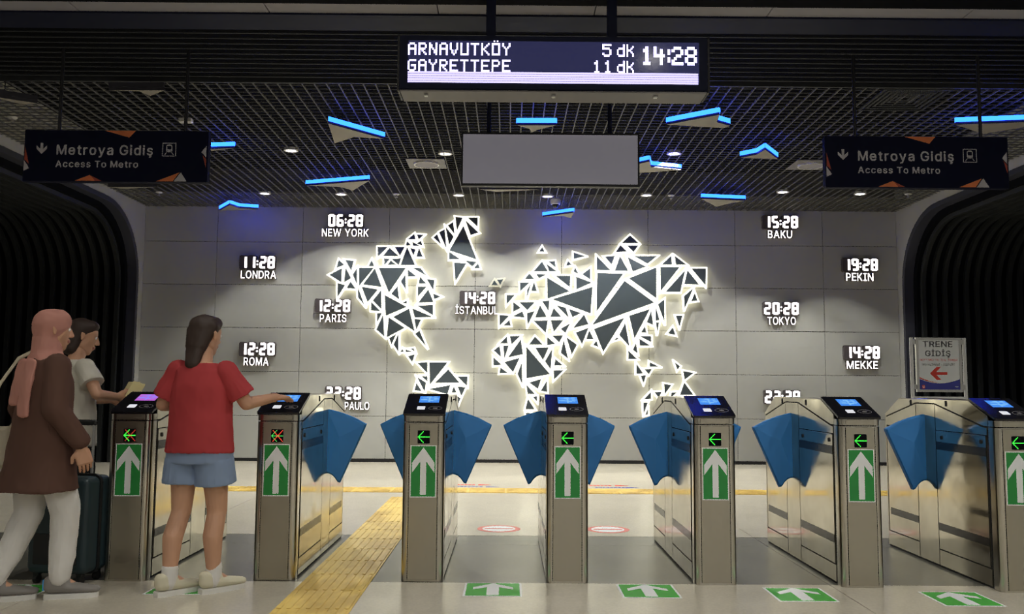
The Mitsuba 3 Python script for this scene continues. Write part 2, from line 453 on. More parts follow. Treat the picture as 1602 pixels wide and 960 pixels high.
# ------------------------------------------------------------------ lit world map: corner points of each triangle in millimetres (x, z)
TRIANGLES = """
-2681,3134,-2594,3057,-2716,3005
-2581,3133,-2446,3121,-2483,2965
-2825,2897,-2628,3002,-2635,2779
-2572,3015,-2481,2846,-2591,2779
-2691,2769,-2572,2738,-2686,2549
-2488,2795,-2408,2683,-2552,2688
-2393,3008,-2387,2740,-2457,2903
-2359,3013,-2128,3015,-2353,2727
-2113,3006,-1999,2711,-2295,2749
-2165,3136,-2122,3040,-2213,3039
-2075,3344,-1915,3345,-2069,3190
-1890,3330,-1737,3198,-1991,3199
-1809,3346,-1652,3347,-1725,3205
-1971,3163,-1880,3156,-1966,3058
-1867,3130,-1778,3065,-1916,3062
-1855,3153,-1705,3167,-1741,3059
-1614,3345,-1484,3061,-1716,3056
-1564,3330,-1482,3311,-1512,3207
-1426,3328,-1367,3193,-1465,3197
-1616,3440,-1552,3371,-1634,3370
-1534,3428,-1414,3366,-1521,3365
-1397,3446,-1376,3372,-1465,3403
-1505,3555,-1485,3470,-1608,3469
-1461,3543,-1358,3540,-1435,3467
-2053,3013,-1627,3016,-1885,2624
-1596,2991,-1462,2885,-1594,2875
-1521,3017,-1396,3015,-1306,2893
-1632,2915,-1621,2670,-1705,2801
-1406,2879,-1304,2773,-1423,2766
-1299,2842,-1176,2824,-1197,2673
-1435,2722,-1297,2723,-1432,2565
-1272,2679,-1187,2481,-1424,2471
-1196,2617,-1076,2567,-1176,2527
-1436,2421,-1193,2439,-1190,2272
-2371,2708,-2265,2427,-2367,2545
-2315,2715,-2058,2673,-2216,2471
-2008,2661,-1996,2360,-2136,2499
-2160,2478,-2014,2335,-2161,2340
-2063,2303,-1988,2304,-2060,2160
-1950,2586,-1604,2403,-1928,2260
-1753,2726,-1724,2519,-1851,2605
-1674,2469,-1606,2498,-1605,2451
-1566,2376,-1473,2021,-1813,2243
-1516,2382,-1196,2247,-1476,2239
-1482,2214,-1376,2208,-1448,2046
-1969,2279,-1944,1936,-2070,2047
-1881,2236,-1629,2075,-1906,1924
-1758,1981,-1829,1813,-1869,1912
-1723,1988,-1722,1702,-1798,1813
-1398,2034,-1289,1786,-1466,1983
-1660,1746,-1635,1702,-1697,1696
-1611,1740,-1498,1701,-1604,1696
-1536,1750,-1483,1758,-1465,1708
-1572,1635,-1464,1664,-1504,1542
-1421,1530,-1266,1546,-1264,1371
-1235,1538,-956,1540,-1226,1192
-942,1435,-766,1232,-1150,1223
-798,1325,-644,1328,-648,1178
-1356,1327,-1263,1327,-1261,1241
-1424,1314,-1286,1229,-1302,1081
-1432,1221,-1346,1093,-1460,1110
-1241,1130,-908,1191,-949,1052
-852,1170,-808,1078,-888,1077
-796,1174,-673,1159,-733,1023
-798,1023,-745,992,-784,894
-864,3834,-748,3816,-836,3611
-896,3751,-873,3554,-979,3693
-1017,3674,-885,3516,-954,3382
-1029,3631,-996,3325,-1116,3584
-1145,3552,-1079,3387,-1203,3500
-734,3689,-521,3157,-949,3297
-704,3778,-497,3585,-619,3543
-667,3820,-509,3822,-514,3678
-949,3274,-784,3162,-951,3154
-696,3137,-517,3119,-589,3043
-499,3101,-469,3019,-561,3018
-871,3104,-683,3093,-849,2808
-236,2832,-185,2756,-285,2756
-192,2836,-101,2849,-148,2757
505,3362,550,3288,460,3288
1002,3279,1178,3222,1002,3176
912,3144,977,3082,885,3071
1028,3039,1078,2939,998,2981
504,3131,597,2980,371,2974
611,3130,706,3143,722,3037
571,3101,742,2976,617,2981
306,2943,387,2856,237,2852
412,2934,572,2928,462,2868
162,2796,312,2799,168,2660
337,2787,269,2540,273,2681
382,2812,428,2667,336,2668
587,2879,938,2666,593,2548
717,2909,950,2910,943,2731
1040,2898,1288,2806,1048,2697
1258,3031,1261,2854,1138,2937
670,2540,1298,2739,1266,2322
-47,2601,83,2602,-45,2452
59,2493,180,2399,60,2338
149,2492,399,2494,280,2365
200,2344,240,2249,51,2268
272,2320,394,2351,286,2130
-154,2286,-4,2277,-152,2116
1,2212,22,2123,-93,2122
477,2446,584,2262,400,2250
509,2509,620,2518,614,2347
691,2403,809,2269,639,2262
728,2448,878,2409,929,2249
928,2390,1118,2326,983,2260
1165,2303,1234,2153,991,2089
375,2203,600,2207,568,2012
644,2212,844,2217,695,2028
949,2165,874,2014,799,2079
1234,2097,1134,1841,1035,2021
1246,2060,1312,1923,1200,1916
1358,1898,1389,1799,1308,1830
1321,2079,1795,2257,1464,1725
1291,2141,2263,2500,1799,2838
1372,2961,1779,2949,1360,2350
1867,2879,2300,3053,2296,2568
1366,3223,1579,3003,1366,3008
1492,3217,1648,3231,1598,3092
1730,3226,1861,2993,1648,2997
1849,3214,2137,3064,1930,2987
1950,3231,2314,3234,2162,3111
1737,3403,1837,3302,1661,3288
1844,3395,2017,3396,1944,3294
1888,3560,2020,3437,1758,3435
2533,3238,2545,3099,2382,3098
2590,3239,2771,3101,2608,3100
2363,3060,2664,3060,2366,2682
2751,3012,2672,2671,2441,2670
2789,3012,2968,2787,2736,2791
2852,3038,3077,3040,3068,2775
2873,2726,2739,2414,2728,2603
2897,2654,2940,2535,2840,2522
2421,2550,2422,2193,2321,2474
2283,2436,2344,2224,2281,2217
2288,2192,2337,2186,2305,2036
2214,2367,2244,2148,2144,2191
2113,2128,2137,2029,2056,2031
1870,2289,2195,2398,1950,1938
1807,2176,1874,1809,1713,1988
1676,1951,1707,1926,1626,1900
2031,1972,2211,1973,2211,1880
2024,1935,2198,1824,2036,1823
1974,1866,1998,1704,1924,1760
1855,1747,1991,1617,1855,1616
2600,2295,2700,2295,2655,2120
2549,2113,2591,1995,2473,2019
1979,1543,2083,1395,1978,1388
2184,1569,2332,1498,2183,1497
2102,1460,2220,1464,2170,1381
2046,1355,2127,1368,2089,1241
2575,1572,2658,1508,2615,1455
2704,1437,2865,1407,2728,1301
2721,1258,2861,1068,2651,1066
2407,1234,2519,1219,2416,1077
2199,1106,2205,1001,2093,994
2255,1106,2367,1111,2323,1021
2521,1102,2608,1109,2508,1022
2083,945,2152,946,2090,773
2154,853,2154,761,2111,755
-36,1953,-26,1845,-145,1844
8,1958,172,1964,39,1829
-150,1805,-123,1629,-239,1734
-90,1805,-6,1814,-74,1605
181,1910,214,1678,-19,1625
401,1956,526,1828,308,1828
591,1952,720,1839,591,1823
665,1973,839,1979,780,1864
849,1905,918,1612,802,1705
889,1950,1054,1832,974,1677
407,1777,616,1788,527,1589
265,1801,637,1372,271,1305
671,1769,647,1446,557,1570
721,1606,840,1507,701,1506
692,1432,845,1433,697,1284
-243,1628,-112,1510,-241,1499
165,1621,62,1398,-73,1555
-134,1470,-17,1387,-146,1381
200,1557,207,1211,132,1373
316,1241,499,1297,450,1144
588,1273,594,1096,495,1115
271,1207,406,1065,292,1064
297,990,402,829,259,828
372,1020,436,1030,436,947
264,774,338,779,279,700
"""
MAP = thing('world_map', 'world map of dark triangles with glowing white edges mounted on the grey panel wall', 'wall map')
tris = [Polygon(np.array(list(map(int, l.split(',')))).reshape(3, 2) / 1000.0) for l in TRIANGLES.split()]
boxes = [t.buffer(0.026, join_style='mitre', mitre_limit=2.2) for t in tris]
taken = Polygon()
for i, t in enumerate(tris):
    others = union_all([q.buffer(0.002, join_style='mitre') for j, q in enumerate(tris) if j != i and q.distance(t) < 0.2])
    b = boxes[i].difference(others).difference(taken)
    if b.geom_type != 'Polygon':
        b = max(b.geoms, key=lambda g: g.area)
    b = Polygon(b.exterior).simplify(0.0008)
    taken = taken.union(boxes[i])
    k = part(MAP, 'triangle_panel', plate(t.buffer(-0.001, join_style='mitre'), 13.725, 0.006), 'mat_panel_black')
    lit = i not in (77, 78)
    part(k, 'light_edge', plate(b, 13.765, 0.038), 'mat_lightbox', emit=MAP_GLOW if lit else None)
    c = t.representative_point()
    part(k, 'spacer', bx(c.x - .006, c.x + .006, 13.763, WALL_Y - .001, c.y - .006, c.y + .006), 'mat_grey_metal')

# ------------------------------------------------------------------ city clocks
SEG = {'0': 'abcdef', '1': 'bc', '2': 'abged', '3': 'abgcd', '4': 'fgbc', '5': 'afgcd', '6': 'afgedc', '7': 'abc', '8': 'abcdefg', '9': 'abfgcd'}
DW, DH, ST = 0.114, 0.200, 0.040
_ply = {}


def seg_shape(ch):
    w, h, s = DW, DH, ST
    e = 0.004
    bar = {'a': sbox(s * .5, h - s, w - s * .5, h), 'd': sbox(s * .5, 0, w - s * .5, s), 'g': sbox(s * .5, (h - s) / 2, w - s * .5, (h + s) / 2),
           'f': sbox(0, h / 2, s, h - s * .3), 'e': sbox(0, s * .3, s, h / 2), 'b': sbox(w - s, h / 2, w, h - s * .3), 'c': sbox(w - s, s * .3, w, h / 2)}
    u = union_all([bar[k].buffer(e).buffer(-e) for k in SEG[ch]])
    return u.buffer(0.006).buffer(-0.012).buffer(0.006)


CLOCKS = [  # time, city, x of the first digit, top of the digits, x and width of the city name
    ('06:28', 'NEW YORK', -2.87, 3.865, -2.965, 0.735), ('11:28', 'LONDRA', -4.24, 3.19, -4.22, 0.555), ('12:28', 'PARIS', -3.04, 2.515, -2.965, 0.42),
    ('14:28', 'İSTANBUL', -0.775, 2.655, -0.845, 0.665), ('12:28', 'ROMA', -4.20, 1.83, -4.13, 0.39), ('15:28', 'BAKU', 4.00, 3.895, 4.07, 0.385),
    ('19:28', 'PEKIN', 5.245, 3.225, 5.29, 0.43), ('20:28', 'TOKYO', 3.985, 2.525, 4.04, 0.445), ('14:28', 'MEKKE', 5.235, 1.845, 5.265, 0.485),
    ('22:28', 'SAO PAULO', -2.845, 1.155, -2.83, 0.67), ('22:28', '', 3.975, 1.145, 0, 0),
]
CITY = {'NEW YORK': 'New York', 'LONDRA': 'Londra', 'PARIS': 'Paris', 'İSTANBUL': 'Istanbul', 'ROMA': 'Roma', 'BAKU': 'Baku', 'PEKIN': 'Pekin', 'TOKYO': 'Tokyo', 'MEKKE': 'Mekke'}
FACE_Y = 13.755
for tm, city, x0, top, cx, cw in CLOCKS:
    if city == 'SAO PAULO':
        lab = 'city clock of white lit digits reading 22:28 over AULO, half behind a ticket gate'
    elif not city:
        lab = 'city clock of white lit digits 22:28, its lower half hidden behind a gate'
    else:
        lab = f'city clock of white lit digits reading {tm} above {CITY[city].upper()}'
    k = thing('city_clock', lab, 'clock', 'city clocks on the panel wall')
    z0 = top - DH
    off = {0: 0.0, 1: 0.133, 3: 0.306, 4: 0.436}
    for i, ch in enumerate(tm):
        if ch == ':':
            m = join(*[plate(Point(x0 + 0.275, z0 + z).buffer(0.0165), FACE_Y, 0.004) for z in (0.066, 0.118)])
            c = part(k, 'colon', join(*[plate(Point(x0 + 0.275, z0 + z).buffer(0.019), WALL_Y, WALL_Y - FACE_Y) for z in (0.066, 0.118)]), 'mat_digit_body')
            part(c, 'lit_dots', m, 'mat_emitter', emit=CLOCK_GLOW)
            continue
        at = T().translate([x0 + off[i], 0, z0])
        if 'body' not in _ply:
            _ply['body'] = mikit.ply(plate(rrect(-.008, DW + .008, -.010, DH + .010, .025), WALL_Y, WALL_Y - FACE_Y), 'mat_digit_body')
        if ch not in _ply:
            m = plate(seg_shape(ch), FACE_Y, 0.005)
            _ply[ch] = dict(mikit.ply(m, 'mat_emitter'), emitter=glow(CLOCK_GLOW, m.area))
        d = part(k, 'digit', _ply['body'], None, at=at)
        part(d, 'lit_segments', _ply[ch], None, at=at)
    if city:
        bodies, _ = words_mesh(city, 0.118, 0.060, True, cw)
        faces, _ = words_mesh(city, 0.118, 0.003, True, cw)
        for (b, ch), (f, _) in zip(bodies, faces):
            for m, y in ((b, WALL_Y), (f, WALL_Y - 0.0602)):
                v = facing(m, y)
                m.vertices, m.faces = v.vertices + [cx, 0, top - 0.352], v.faces
            n = part(k, 'letter', b, 'mat_digit_body')
            part(n, 'lit_face', f, 'mat_emitter', emit=CLOCK_GLOW)

# ------------------------------------------------------------------ blue-edged triangular ceiling lamps
# strip points (x, y), other corners of the underside, height of the top
LAMPS = [
    ([(-3.61, 7.73), (-3.11, 7.72)], [(-3.3, 7.88), (-3.35, 7.75)], 3.88, 0, 'unlit triangular ceiling lamp above the sign over the scarf woman, further from the tunnel'),
    ([(-4.85, 7.88), (-4.46, 8.12)], [(-4.61, 8.16)], 3.88, 0, 'unlit triangular ceiling lamp nearest the tunnel mouth by the woman in the pink scarf'),
    ([(-3.37, 9.65), (-3.35, 9.70), (-3.08, 9.66)], [(-3.38, 9.79)], 3.88, 1, 'blue lamp poking out beside the hanging sign over the scarf woman'),
    ([(-1.84, 8.69), (-1.35, 9.24)], [(-1.66, 9.17), (-1.92, 9.43)], 3.88, 1, 'steeply slanted blue lamp with a kite underside, next to the departure display'),
    ([(-2.71, 11.51), (-1.82, 11.19)], [(-2.14, 11.79), (-2.2, 11.65), (-2.29, 11.55)], 3.88, 1, 'long straight blue lamp hanging above the NEW YORK clock'),
    ([(-4.42, 13.25), (-4.13, 12.82), (-4.06, 13.05), (-3.8, 13.13)], [], 3.88, 1, 'zigzag blue lamp close to the wall above the LONDRA clock'),
    ([(0.06, 8.70), (0.46, 8.69)], [(0.27, 8.86), (0.22, 8.95), (0.19, 8.82)], 3.88, 1, 'short level blue lamp between the departure display and the blank board'),
    ([(1.56, 8.64), (2.01, 8.30), (2.04, 8.54), (2.2, 8.66)], [(2.16, 8.74)], 3.88, 1, 'two-step blue lamp rising beside the clock end of the departure display'),
    ([(2.63, 9.90), (2.78, 9.75), (2.81, 9.54), (3.07, 9.94)], [], 3.88, 1, 'peaked blue zigzag lamp near the round ceiling speaker by the poster side sign'),
    ([(1.42, 10.31), (1.62, 10.10), (1.68, 10.36), (2.07, 10.50)], [(1.47, 10.69)], 3.88, 1, 'blue zigzag lamp peeping out from behind the blank board'),
    ([(2.67, 12.13), (3.31, 12.23)], [(3.13, 12.43), (3.0, 12.66)], 3.88, 1, 'nearly level blue lamp with a downward point, next to the BAKU clock'),
    ([(0.50, 13.35), (0.95, 12.99)], [(0.94, 13.43), (0.8, 13.25)], 3.84, 1, 'blue lamp in front of the panel wall just under the dome camera'),
    ([(4.42, 8.56), (5.15, 8.44)], [(5.17, 8.59), (4.86, 8.87)], 3.88, 1, 'long blue lamp hanging just over the sign on the poster side'),
    ([(-5.40, 11.67), (-4.73, 11.65)], [(-5.25, 11.80)], 3.88, 0, 'unlit triangular lamp seen below the sign by the scarf woman'),
    ([(-0.42, 11.65), (0.40, 11.62)], [(-0.19, 11.79)], 3.88, 0, 'unlit triangular lamp peeping out below the blank board'),
]
for strip, rest, z, lit, lab in LAMPS:
    k = thing('triangle_lamp', lab, 'ceiling light', 'triangular ceiling lamps')
    poly = Polygon(strip + rest).buffer(0)
    if poly.geom_type != 'Polygon':
        poly = max(poly.geoms, key=lambda g: g.area)
    m = extrude_polygon(poly, 0.072, engine='earcut')
    m.apply_translation((0, 0, z - 0.072))
    part(k, 'body', m, 'mat_lamp_body')
    ms = []
    for a, b in zip(strip, strip[1:]):
        a, b = np.array(a), np.array(b)
        d = (b - a) / np.linalg.norm(b - a)
        n = np.array([d[1], -d[0]]) * 0.004
        q = Polygon([a + n * .5, b + n * .5, b + n * 2.5, a + n * 2.5])
        s = extrude_polygon(q, 0.046, engine='earcut')
        s.apply_translation((0, 0, z - 0.046))
        ms.append(s)
        n = n * 0.6
        e = extrude_polygon(Polygon([a, b, b + n, a + n]), 0.026, engine='earcut')
        e.apply_translation((0, 0, z - 0.072))
        part(k, 'edge_band', e, 'mat_lamp_edge')
    if lit:  # the same strip runs on round the hidden edges
        ring_pts = np.array(poly.exterior.coords)
        rear = []
        for a, b in zip(ring_pts, ring_pts[1:]):
            d = (b - a) / np.linalg.norm(b - a)
            n = np.array([d[1], -d[0]]) * (1 if poly.exterior.is_ccw else -1)
            if n[1] > -0.05 and np.linalg.norm(b - a) > .08:
                rear.append(extrude_polygon(Polygon([a + n * .001, b + n * .001, b + n * .009, a + n * .009]), 0.046, engine='earcut').apply_translation((0, 0, z - 0.046)))
        for q in rear:
            part(k, 'rear_strip', q, 'mat_emitter', emit=LAMP_BLUE)
    s = join(*ms)
    part(k, 'light_strip', s, 'mat_emitter' if lit else 'mat_lamp_edge', emit=LAMP_BLUE if lit else None)
    c = poly.representative_point()
    part(k, 'hanger', cyl((c.x, c.y, z), (c.x, c.y, CEIL + .06), .004, 6), 'mat_dark_metal')

# ------------------------------------------------------------------ downlights, speakers, sprinklers, camera, vent
for i, (x, y, power, cut, seen) in enumerate(DOWNLIGHTS):
    near = {0: 'next to the blank board and the speaker', 1: 'above the zigzag blue lamp', 2: 'above the LONDRA clock', 3: 'above Greenland on the wall map',
            4: 'above Asia on the map', 5: 'above the PEKIN clock', 6: 'above the NEW YORK clock', 7: 'above the BAKU clock', 8: 'between the long and the slanted blue lamps', 9: 'by the dome camera'}[i]
    k = thing('downlight', f'small white downlight set in the ceiling grid {near}', 'ceiling light', 'downlights in the grid ceiling')
    z = CEIL if seen else CEIL + 0.1
    part(k, 'ring', ext(Point(x, y).buffer(0.085).difference(Point(x, y).buffer(0.062)), 0.03).apply_translation((0, 0, z - .008)), 'mat_white_metal')
    part(k, 'lens', ext(Point(x, y).buffer(0.062), 0.01).apply_translation((0, 0, z + .002)), 'mat_lens', emit=(16, 15.5, 14))
    scene[f'light_{i:02d}'] = {'type': 'spot', 'intensity': col([power * c for c in (1, 0.99, 0.90)]), 'cutoff_angle': float(cut), 'beam_width': float(cut * .86),
                               'sampling_weight': float(power * 2), 'to_world': T().look_at(origin=[x, y, z - .012], target=[x, y, 0], up=[0, 1, 0])}
for i, (x, y) in enumerate([(-1.06, 10.93), (3.76, 10.84)]):
    k = thing('ceiling_speaker', ['round ceiling speaker on a square plate beside the blank board', 'round ceiling speaker half behind the hanging sign on the poster side'][i], 'speaker', 'ceiling speakers')
    part(k, 'mounting_plate', bevel_box(x - .24, x + .24, y - .24, y + .24, CEIL - .012, CEIL - .001, .003), 'mat_grey_metal')
    part(k, 'rim', ext(Point(x, y).buffer(.16, quad_segs=10).difference(Point(x, y).buffer(.145, quad_segs=10)), .02).apply_translation((0, 0, CEIL - .03)), 'mat_white_metal')
    part(k, 'grille', ext(Point(x, y).buffer(.145, quad_segs=10), .014).apply_translation((0, 0, CEIL - .026)), 'mat_bulkhead')
for i, (x, y) in enumerate([(-1.67, 12.75), (2.35, 12.69), (-5.26, 9.12), (-5.15, 12.75), (5.72, 12.47)]):
    k = thing('sprinkler', 'small sprinkler head under the ceiling grid ' + ['near the NEW YORK clock', 'beside a downlight near the level blue lamp', 'by the tunnel mouth in the dark front corner', 'below the sign over the scarf woman', 'below the sign on the poster side'][i], 'sprinkler', 'ceiling sprinklers')
    part(k, 'plate', lathe([(0, 0), (.05, 0), (.045, -.012), (0, -.016)], 16).apply_translation((x, y, CEIL - .002)), 'mat_white_metal', smooth=40)
    part(k, 'head', lathe([(0, 0), (.012, 0), (.012, -.03), (.022, -.034), (.022, -.04), (0, -.042)], 10).apply_translation((x, y, CEIL - .014)), 'mat_alu', smooth=40)
k = thing('emergency_light', 'small white emergency lamp under the grid behind the sign by the scarf woman', 'ceiling light')
part(k, 'body', bevel_box(-3.50, -3.36, 9.07, 9.15, CEIL - .05, CEIL, .01), 'mat_white_metal')
part(k, 'bracket', bevel_box(-3.46, -3.40, 9.09, 9.13, CEIL - .005, CEIL + .04, .004), 'mat_grey_metal')
k = thing('dome_camera', 'white dome security camera under the ceiling above the blue lamp at the wall', 'camera')
part(k, 'housing', lathe([(0, 0), (.075, 0), (.078, -.03), (.07, -.075), (.05, -.08), (0, -.08)], 24).apply_translation((.68, 13.06, CEIL)), 'mat_white_metal', smooth=40)
part(k, 'dome', lathe([(.052, -.07), (.054, -.085), (.045, -.112), (.026, -.13), (0, -.136)], 24).apply_translation((.68, 13.06, CEIL)), 'mat_glossy_black', smooth=True)
k = thing('ceiling_vent', 'square dark air diffuser in the ceiling above the sign on the poster side', 'air vent')
for i in range(6):
    a, b = .32 - i * .05, .295 - i * .05
    part(k, 'vane' if i else 'frame', ext(sbox(-a, -a, a, a).difference(sbox(-b, -b, b, b)), .012).apply_translation((3.8, 8.31, CEIL - .016 + i * .004)), 'mat_slat')

# ------------------------------------------------------------------ departure display
DX0, DX1, DZ0, DZ1, DY = -0.797, 1.390, 3.252, 3.645, 6.0
k = thing('departure_display', 'black LED departure display reading ARNAVUTKÖY and GAYRETTEPE with the time 14:28', 'display')
DISPLAY = k
m = side(rrect(DY + .006, DY + .25, DZ0, DZ1, .02), DX0 + .01, DX1 - .01)
part(k, 'housing', m, 'mat_navy')
for a in (DX0, DX1 - .014):
    part(k, 'end_cap', side(rrect(DY, DY + .255, DZ0 - .005, DZ1 + .005, .025), a, a + .014), 'mat_dark_metal')
part(k, 'bottom_plate', bevel_box(DX0 + .02, DX1 - .02, DY + .008, DY + .245, DZ0 - .012, DZ0 - .001, .003), 'mat_grey_metal')
for a in (-.60, .30, 1.02):
    part(k, 'latch', bevel_box(a - .014, a + .014, DY + .06, DY + .10, DZ0 - .026, DZ0 - .011, .003), 'mat_alu')
part(k, 'bezel', plate(rrect(DX0 + .016, DX1 - .016, DZ0 + .006, DZ1 - .006, .02), DY + .006, .006), 'mat_navy')
part(k, 'screen', plate(rrect(DX0 + .075, DX1 - .075, DZ0 + .055, DZ1 - .045, .004), DY, .003), 'mat_glossy_black', emit=BLOOM_GLOW)  # faint emission stands in for lens bloom around the characters
for a in (-0.147, 0.719):
    part(k, 'hanging_post', bevel_box(a - .034, a + .034, DY + .09, DY + .15, DZ1 - .01, CEIL + .02, .004), 'mat_navy')
GLYPH = {
    'A': '01110 10001 10001 11111 10001 10001 10001', 'R': '11110 10001 10001 11110 10100 10010 10001', 'N': '10001 11001 11001 10101 10011 10011 10001',
    'V': '10001 10001 10001 10001 01010 01010 00100', 'U': '10001 10001 10001 10001 10001 10001 11111', 'T': '11111 00100 00100 00100 00100 00100 00100',
    'K': '10001 10010 10100 11000 10100 10010 10001', 'O': '11111 10001 10001 10001 10001 10001 11111', 'Y': '10001 10001 01010 00100 00100 00100 00100',
    'G': '01111 10000 10000 10111 10001 10001 01110', 'E': '11111 10000 10000 11110 10000 10000 11111', 'P': '11110 10001 10001 11110 10000 10000 10000',
    '5': '11111 10000 11110 00001 00001 10001 01110', '1': '00100 01100 00100 00100 00100 00100 01110', 'd': '00001 00001 01111 10001 10001 10001 01111',
    'k': '10000 10001 10010 11100 10010 10001 10001', '4': '10000 10010 10010 11111 00010 00010 00010', '2': '01110 10001 00001 00110 01000 10000 11111',
    '8': '01110 10001 10001 01110 10001 10001 01110', ':': '00000 00100 00100 00000 00100 00100 00000', 'Ö': '11111 10001 10001 10001 10001 10001 11111'}


def dots(ch, x, ztop, w, h, bold):
    """A character of square LED dots in a box w by h."""
    rows = GLYPH[ch].split()
    cx, cz = w / 5, h / 7
    g = bold * cx
    u = [sbox(x + c * cx - g, ztop - (r + 1) * cz - g * .6, x + (c + 1) * cx + g, ztop - r * cz + g * .6) for r in range(7) for c in range(5) if rows[r][c] == '1']
    # diagonal neighbours joined by their corners
    for r in range(6):
        for c in range(5):
            for dc in (-1, 1):
                if 0 <= c + dc < 5 and rows[r][c] == '1' and rows[r + 1][c + dc] == '1' and rows[r][c + dc] == '0' and rows[r + 1][c] == '0':
                    px, pz = x + (c + (1 if dc > 0 else 0)) * cx, ztop - (r + 1) * cz
                    u.append(Point(px, pz).buffer(cx * .45, quad_segs=1))
    if ch == 'Ö':
        u += [sbox(x + c * cx, ztop + cz * .7, x + (c + 1) * cx, ztop + cz * 1.6) for c in (1, 3)]
    return union_all(u)


S = 2.187 / 488.0
px2x = lambda p: DX0 + (p - 622) * S
pz2z = lambda p: DZ1 - (p - 56) * (DZ1 - DZ0) / 84.0
texts = [(t, 638.5 + i * 16.35, 69.0, 12.6, 19.6, .10) for i, t in enumerate('ARNAVUTKÖY')] + [(t, 638.5 + i * 16.35, 94.6, 12.6, 19.2, .10) for i, t in enumerate('GAYRETTEPE')]
texts += [('5', 942, 69.0, 14, 20, 0.08), ('d', 965, 69.0, 12, 20, 0.08), ('k', 980, 69.0, 11, 20, 0.08), ('1', 927, 94.5, 13, 20, 0.08), ('1', 944, 94.5, 13, 20, 0.08), ('d', 965, 94.5, 12, 20, 0.08), ('k', 980, 94.5, 11, 20, 0.08)]
texts += [('1', 1003, 72.5, 17, 29, .22), ('4', 1023, 72.5, 16, 29, .22), (':', 1039, 72.5, 14, 29, .22), ('2', 1051, 72.5, 17, 29, .22), ('8', 1072, 72.5, 17, 29, .22)]
for ch, px, pz, w, h, b in texts:
    part(k, 'character', plate(dots(ch, px2x(px), pz2z(pz), w * S, h * S, b), DY - .003, .002), 'mat_emitter', emit=LED_WHITE)
bar = []
for r in range(5):
    z1 = pz2z(113.2 + r * 3.5)
    bar.append(bx(px2x(638.5), px2x(1091.5), DY - .005, DY - .003, z1 - 3.0 * S, z1))
part(k, 'light_bar', join(*bar), 'mat_emitter', emit=[0.55 * c for c in LED_WHITE])

# blank grey board behind it; the panel glow is added to brighten it
k = thing('blank_screen', 'blank glossy grey board with an added glow hanging on two rods below the departure display', 'screen')
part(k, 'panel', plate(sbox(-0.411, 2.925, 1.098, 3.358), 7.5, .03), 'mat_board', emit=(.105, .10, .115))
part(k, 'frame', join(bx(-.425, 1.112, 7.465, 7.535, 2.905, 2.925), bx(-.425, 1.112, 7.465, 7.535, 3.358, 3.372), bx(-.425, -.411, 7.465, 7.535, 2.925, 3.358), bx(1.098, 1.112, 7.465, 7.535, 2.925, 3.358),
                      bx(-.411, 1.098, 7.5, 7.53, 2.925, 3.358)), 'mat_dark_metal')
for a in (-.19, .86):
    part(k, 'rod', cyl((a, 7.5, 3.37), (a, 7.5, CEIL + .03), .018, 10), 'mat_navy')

# ------------------------------------------------------------------ hanging direction signs
def print_on(key, name, poly, y, m):
    part(key, name, plate(poly, y, .0015), m)


def pictogram(x, z, s):
    """Train front in a square frame."""
    fr = sbox(x, z, x + s, z + s).difference(sbox(x + .05 * s, z + .05 * s, x + .95 * s, z + .95 * s))
    body = rrect(x + .28 * s, x + .72 * s, z + .30 * s, z + .88 * s, .16 * s).difference(rrect(x + .34 * s, x + .66 * s, z + .52 * s, z + .78 * s, .06 * s))
    body = body.difference(Point(x + .38 * s, z + .40 * s).buffer(.035 * s)).difference(Point(x + .62 * s, z + .40 * s).buffer(.035 * s))
    legs = union_all([Polygon([(x + .5 * s + q * .16 * s, z + .30 * s), (x + .5 * s + q * .22 * s, z + .30 * s), (x + .5 * s + q * .34 * s, z + .12 * s), (x + .5 * s + q * .27 * s, z + .12 * s)]) for q in (-1, 1)])
    return union_all([fr, body, legs])


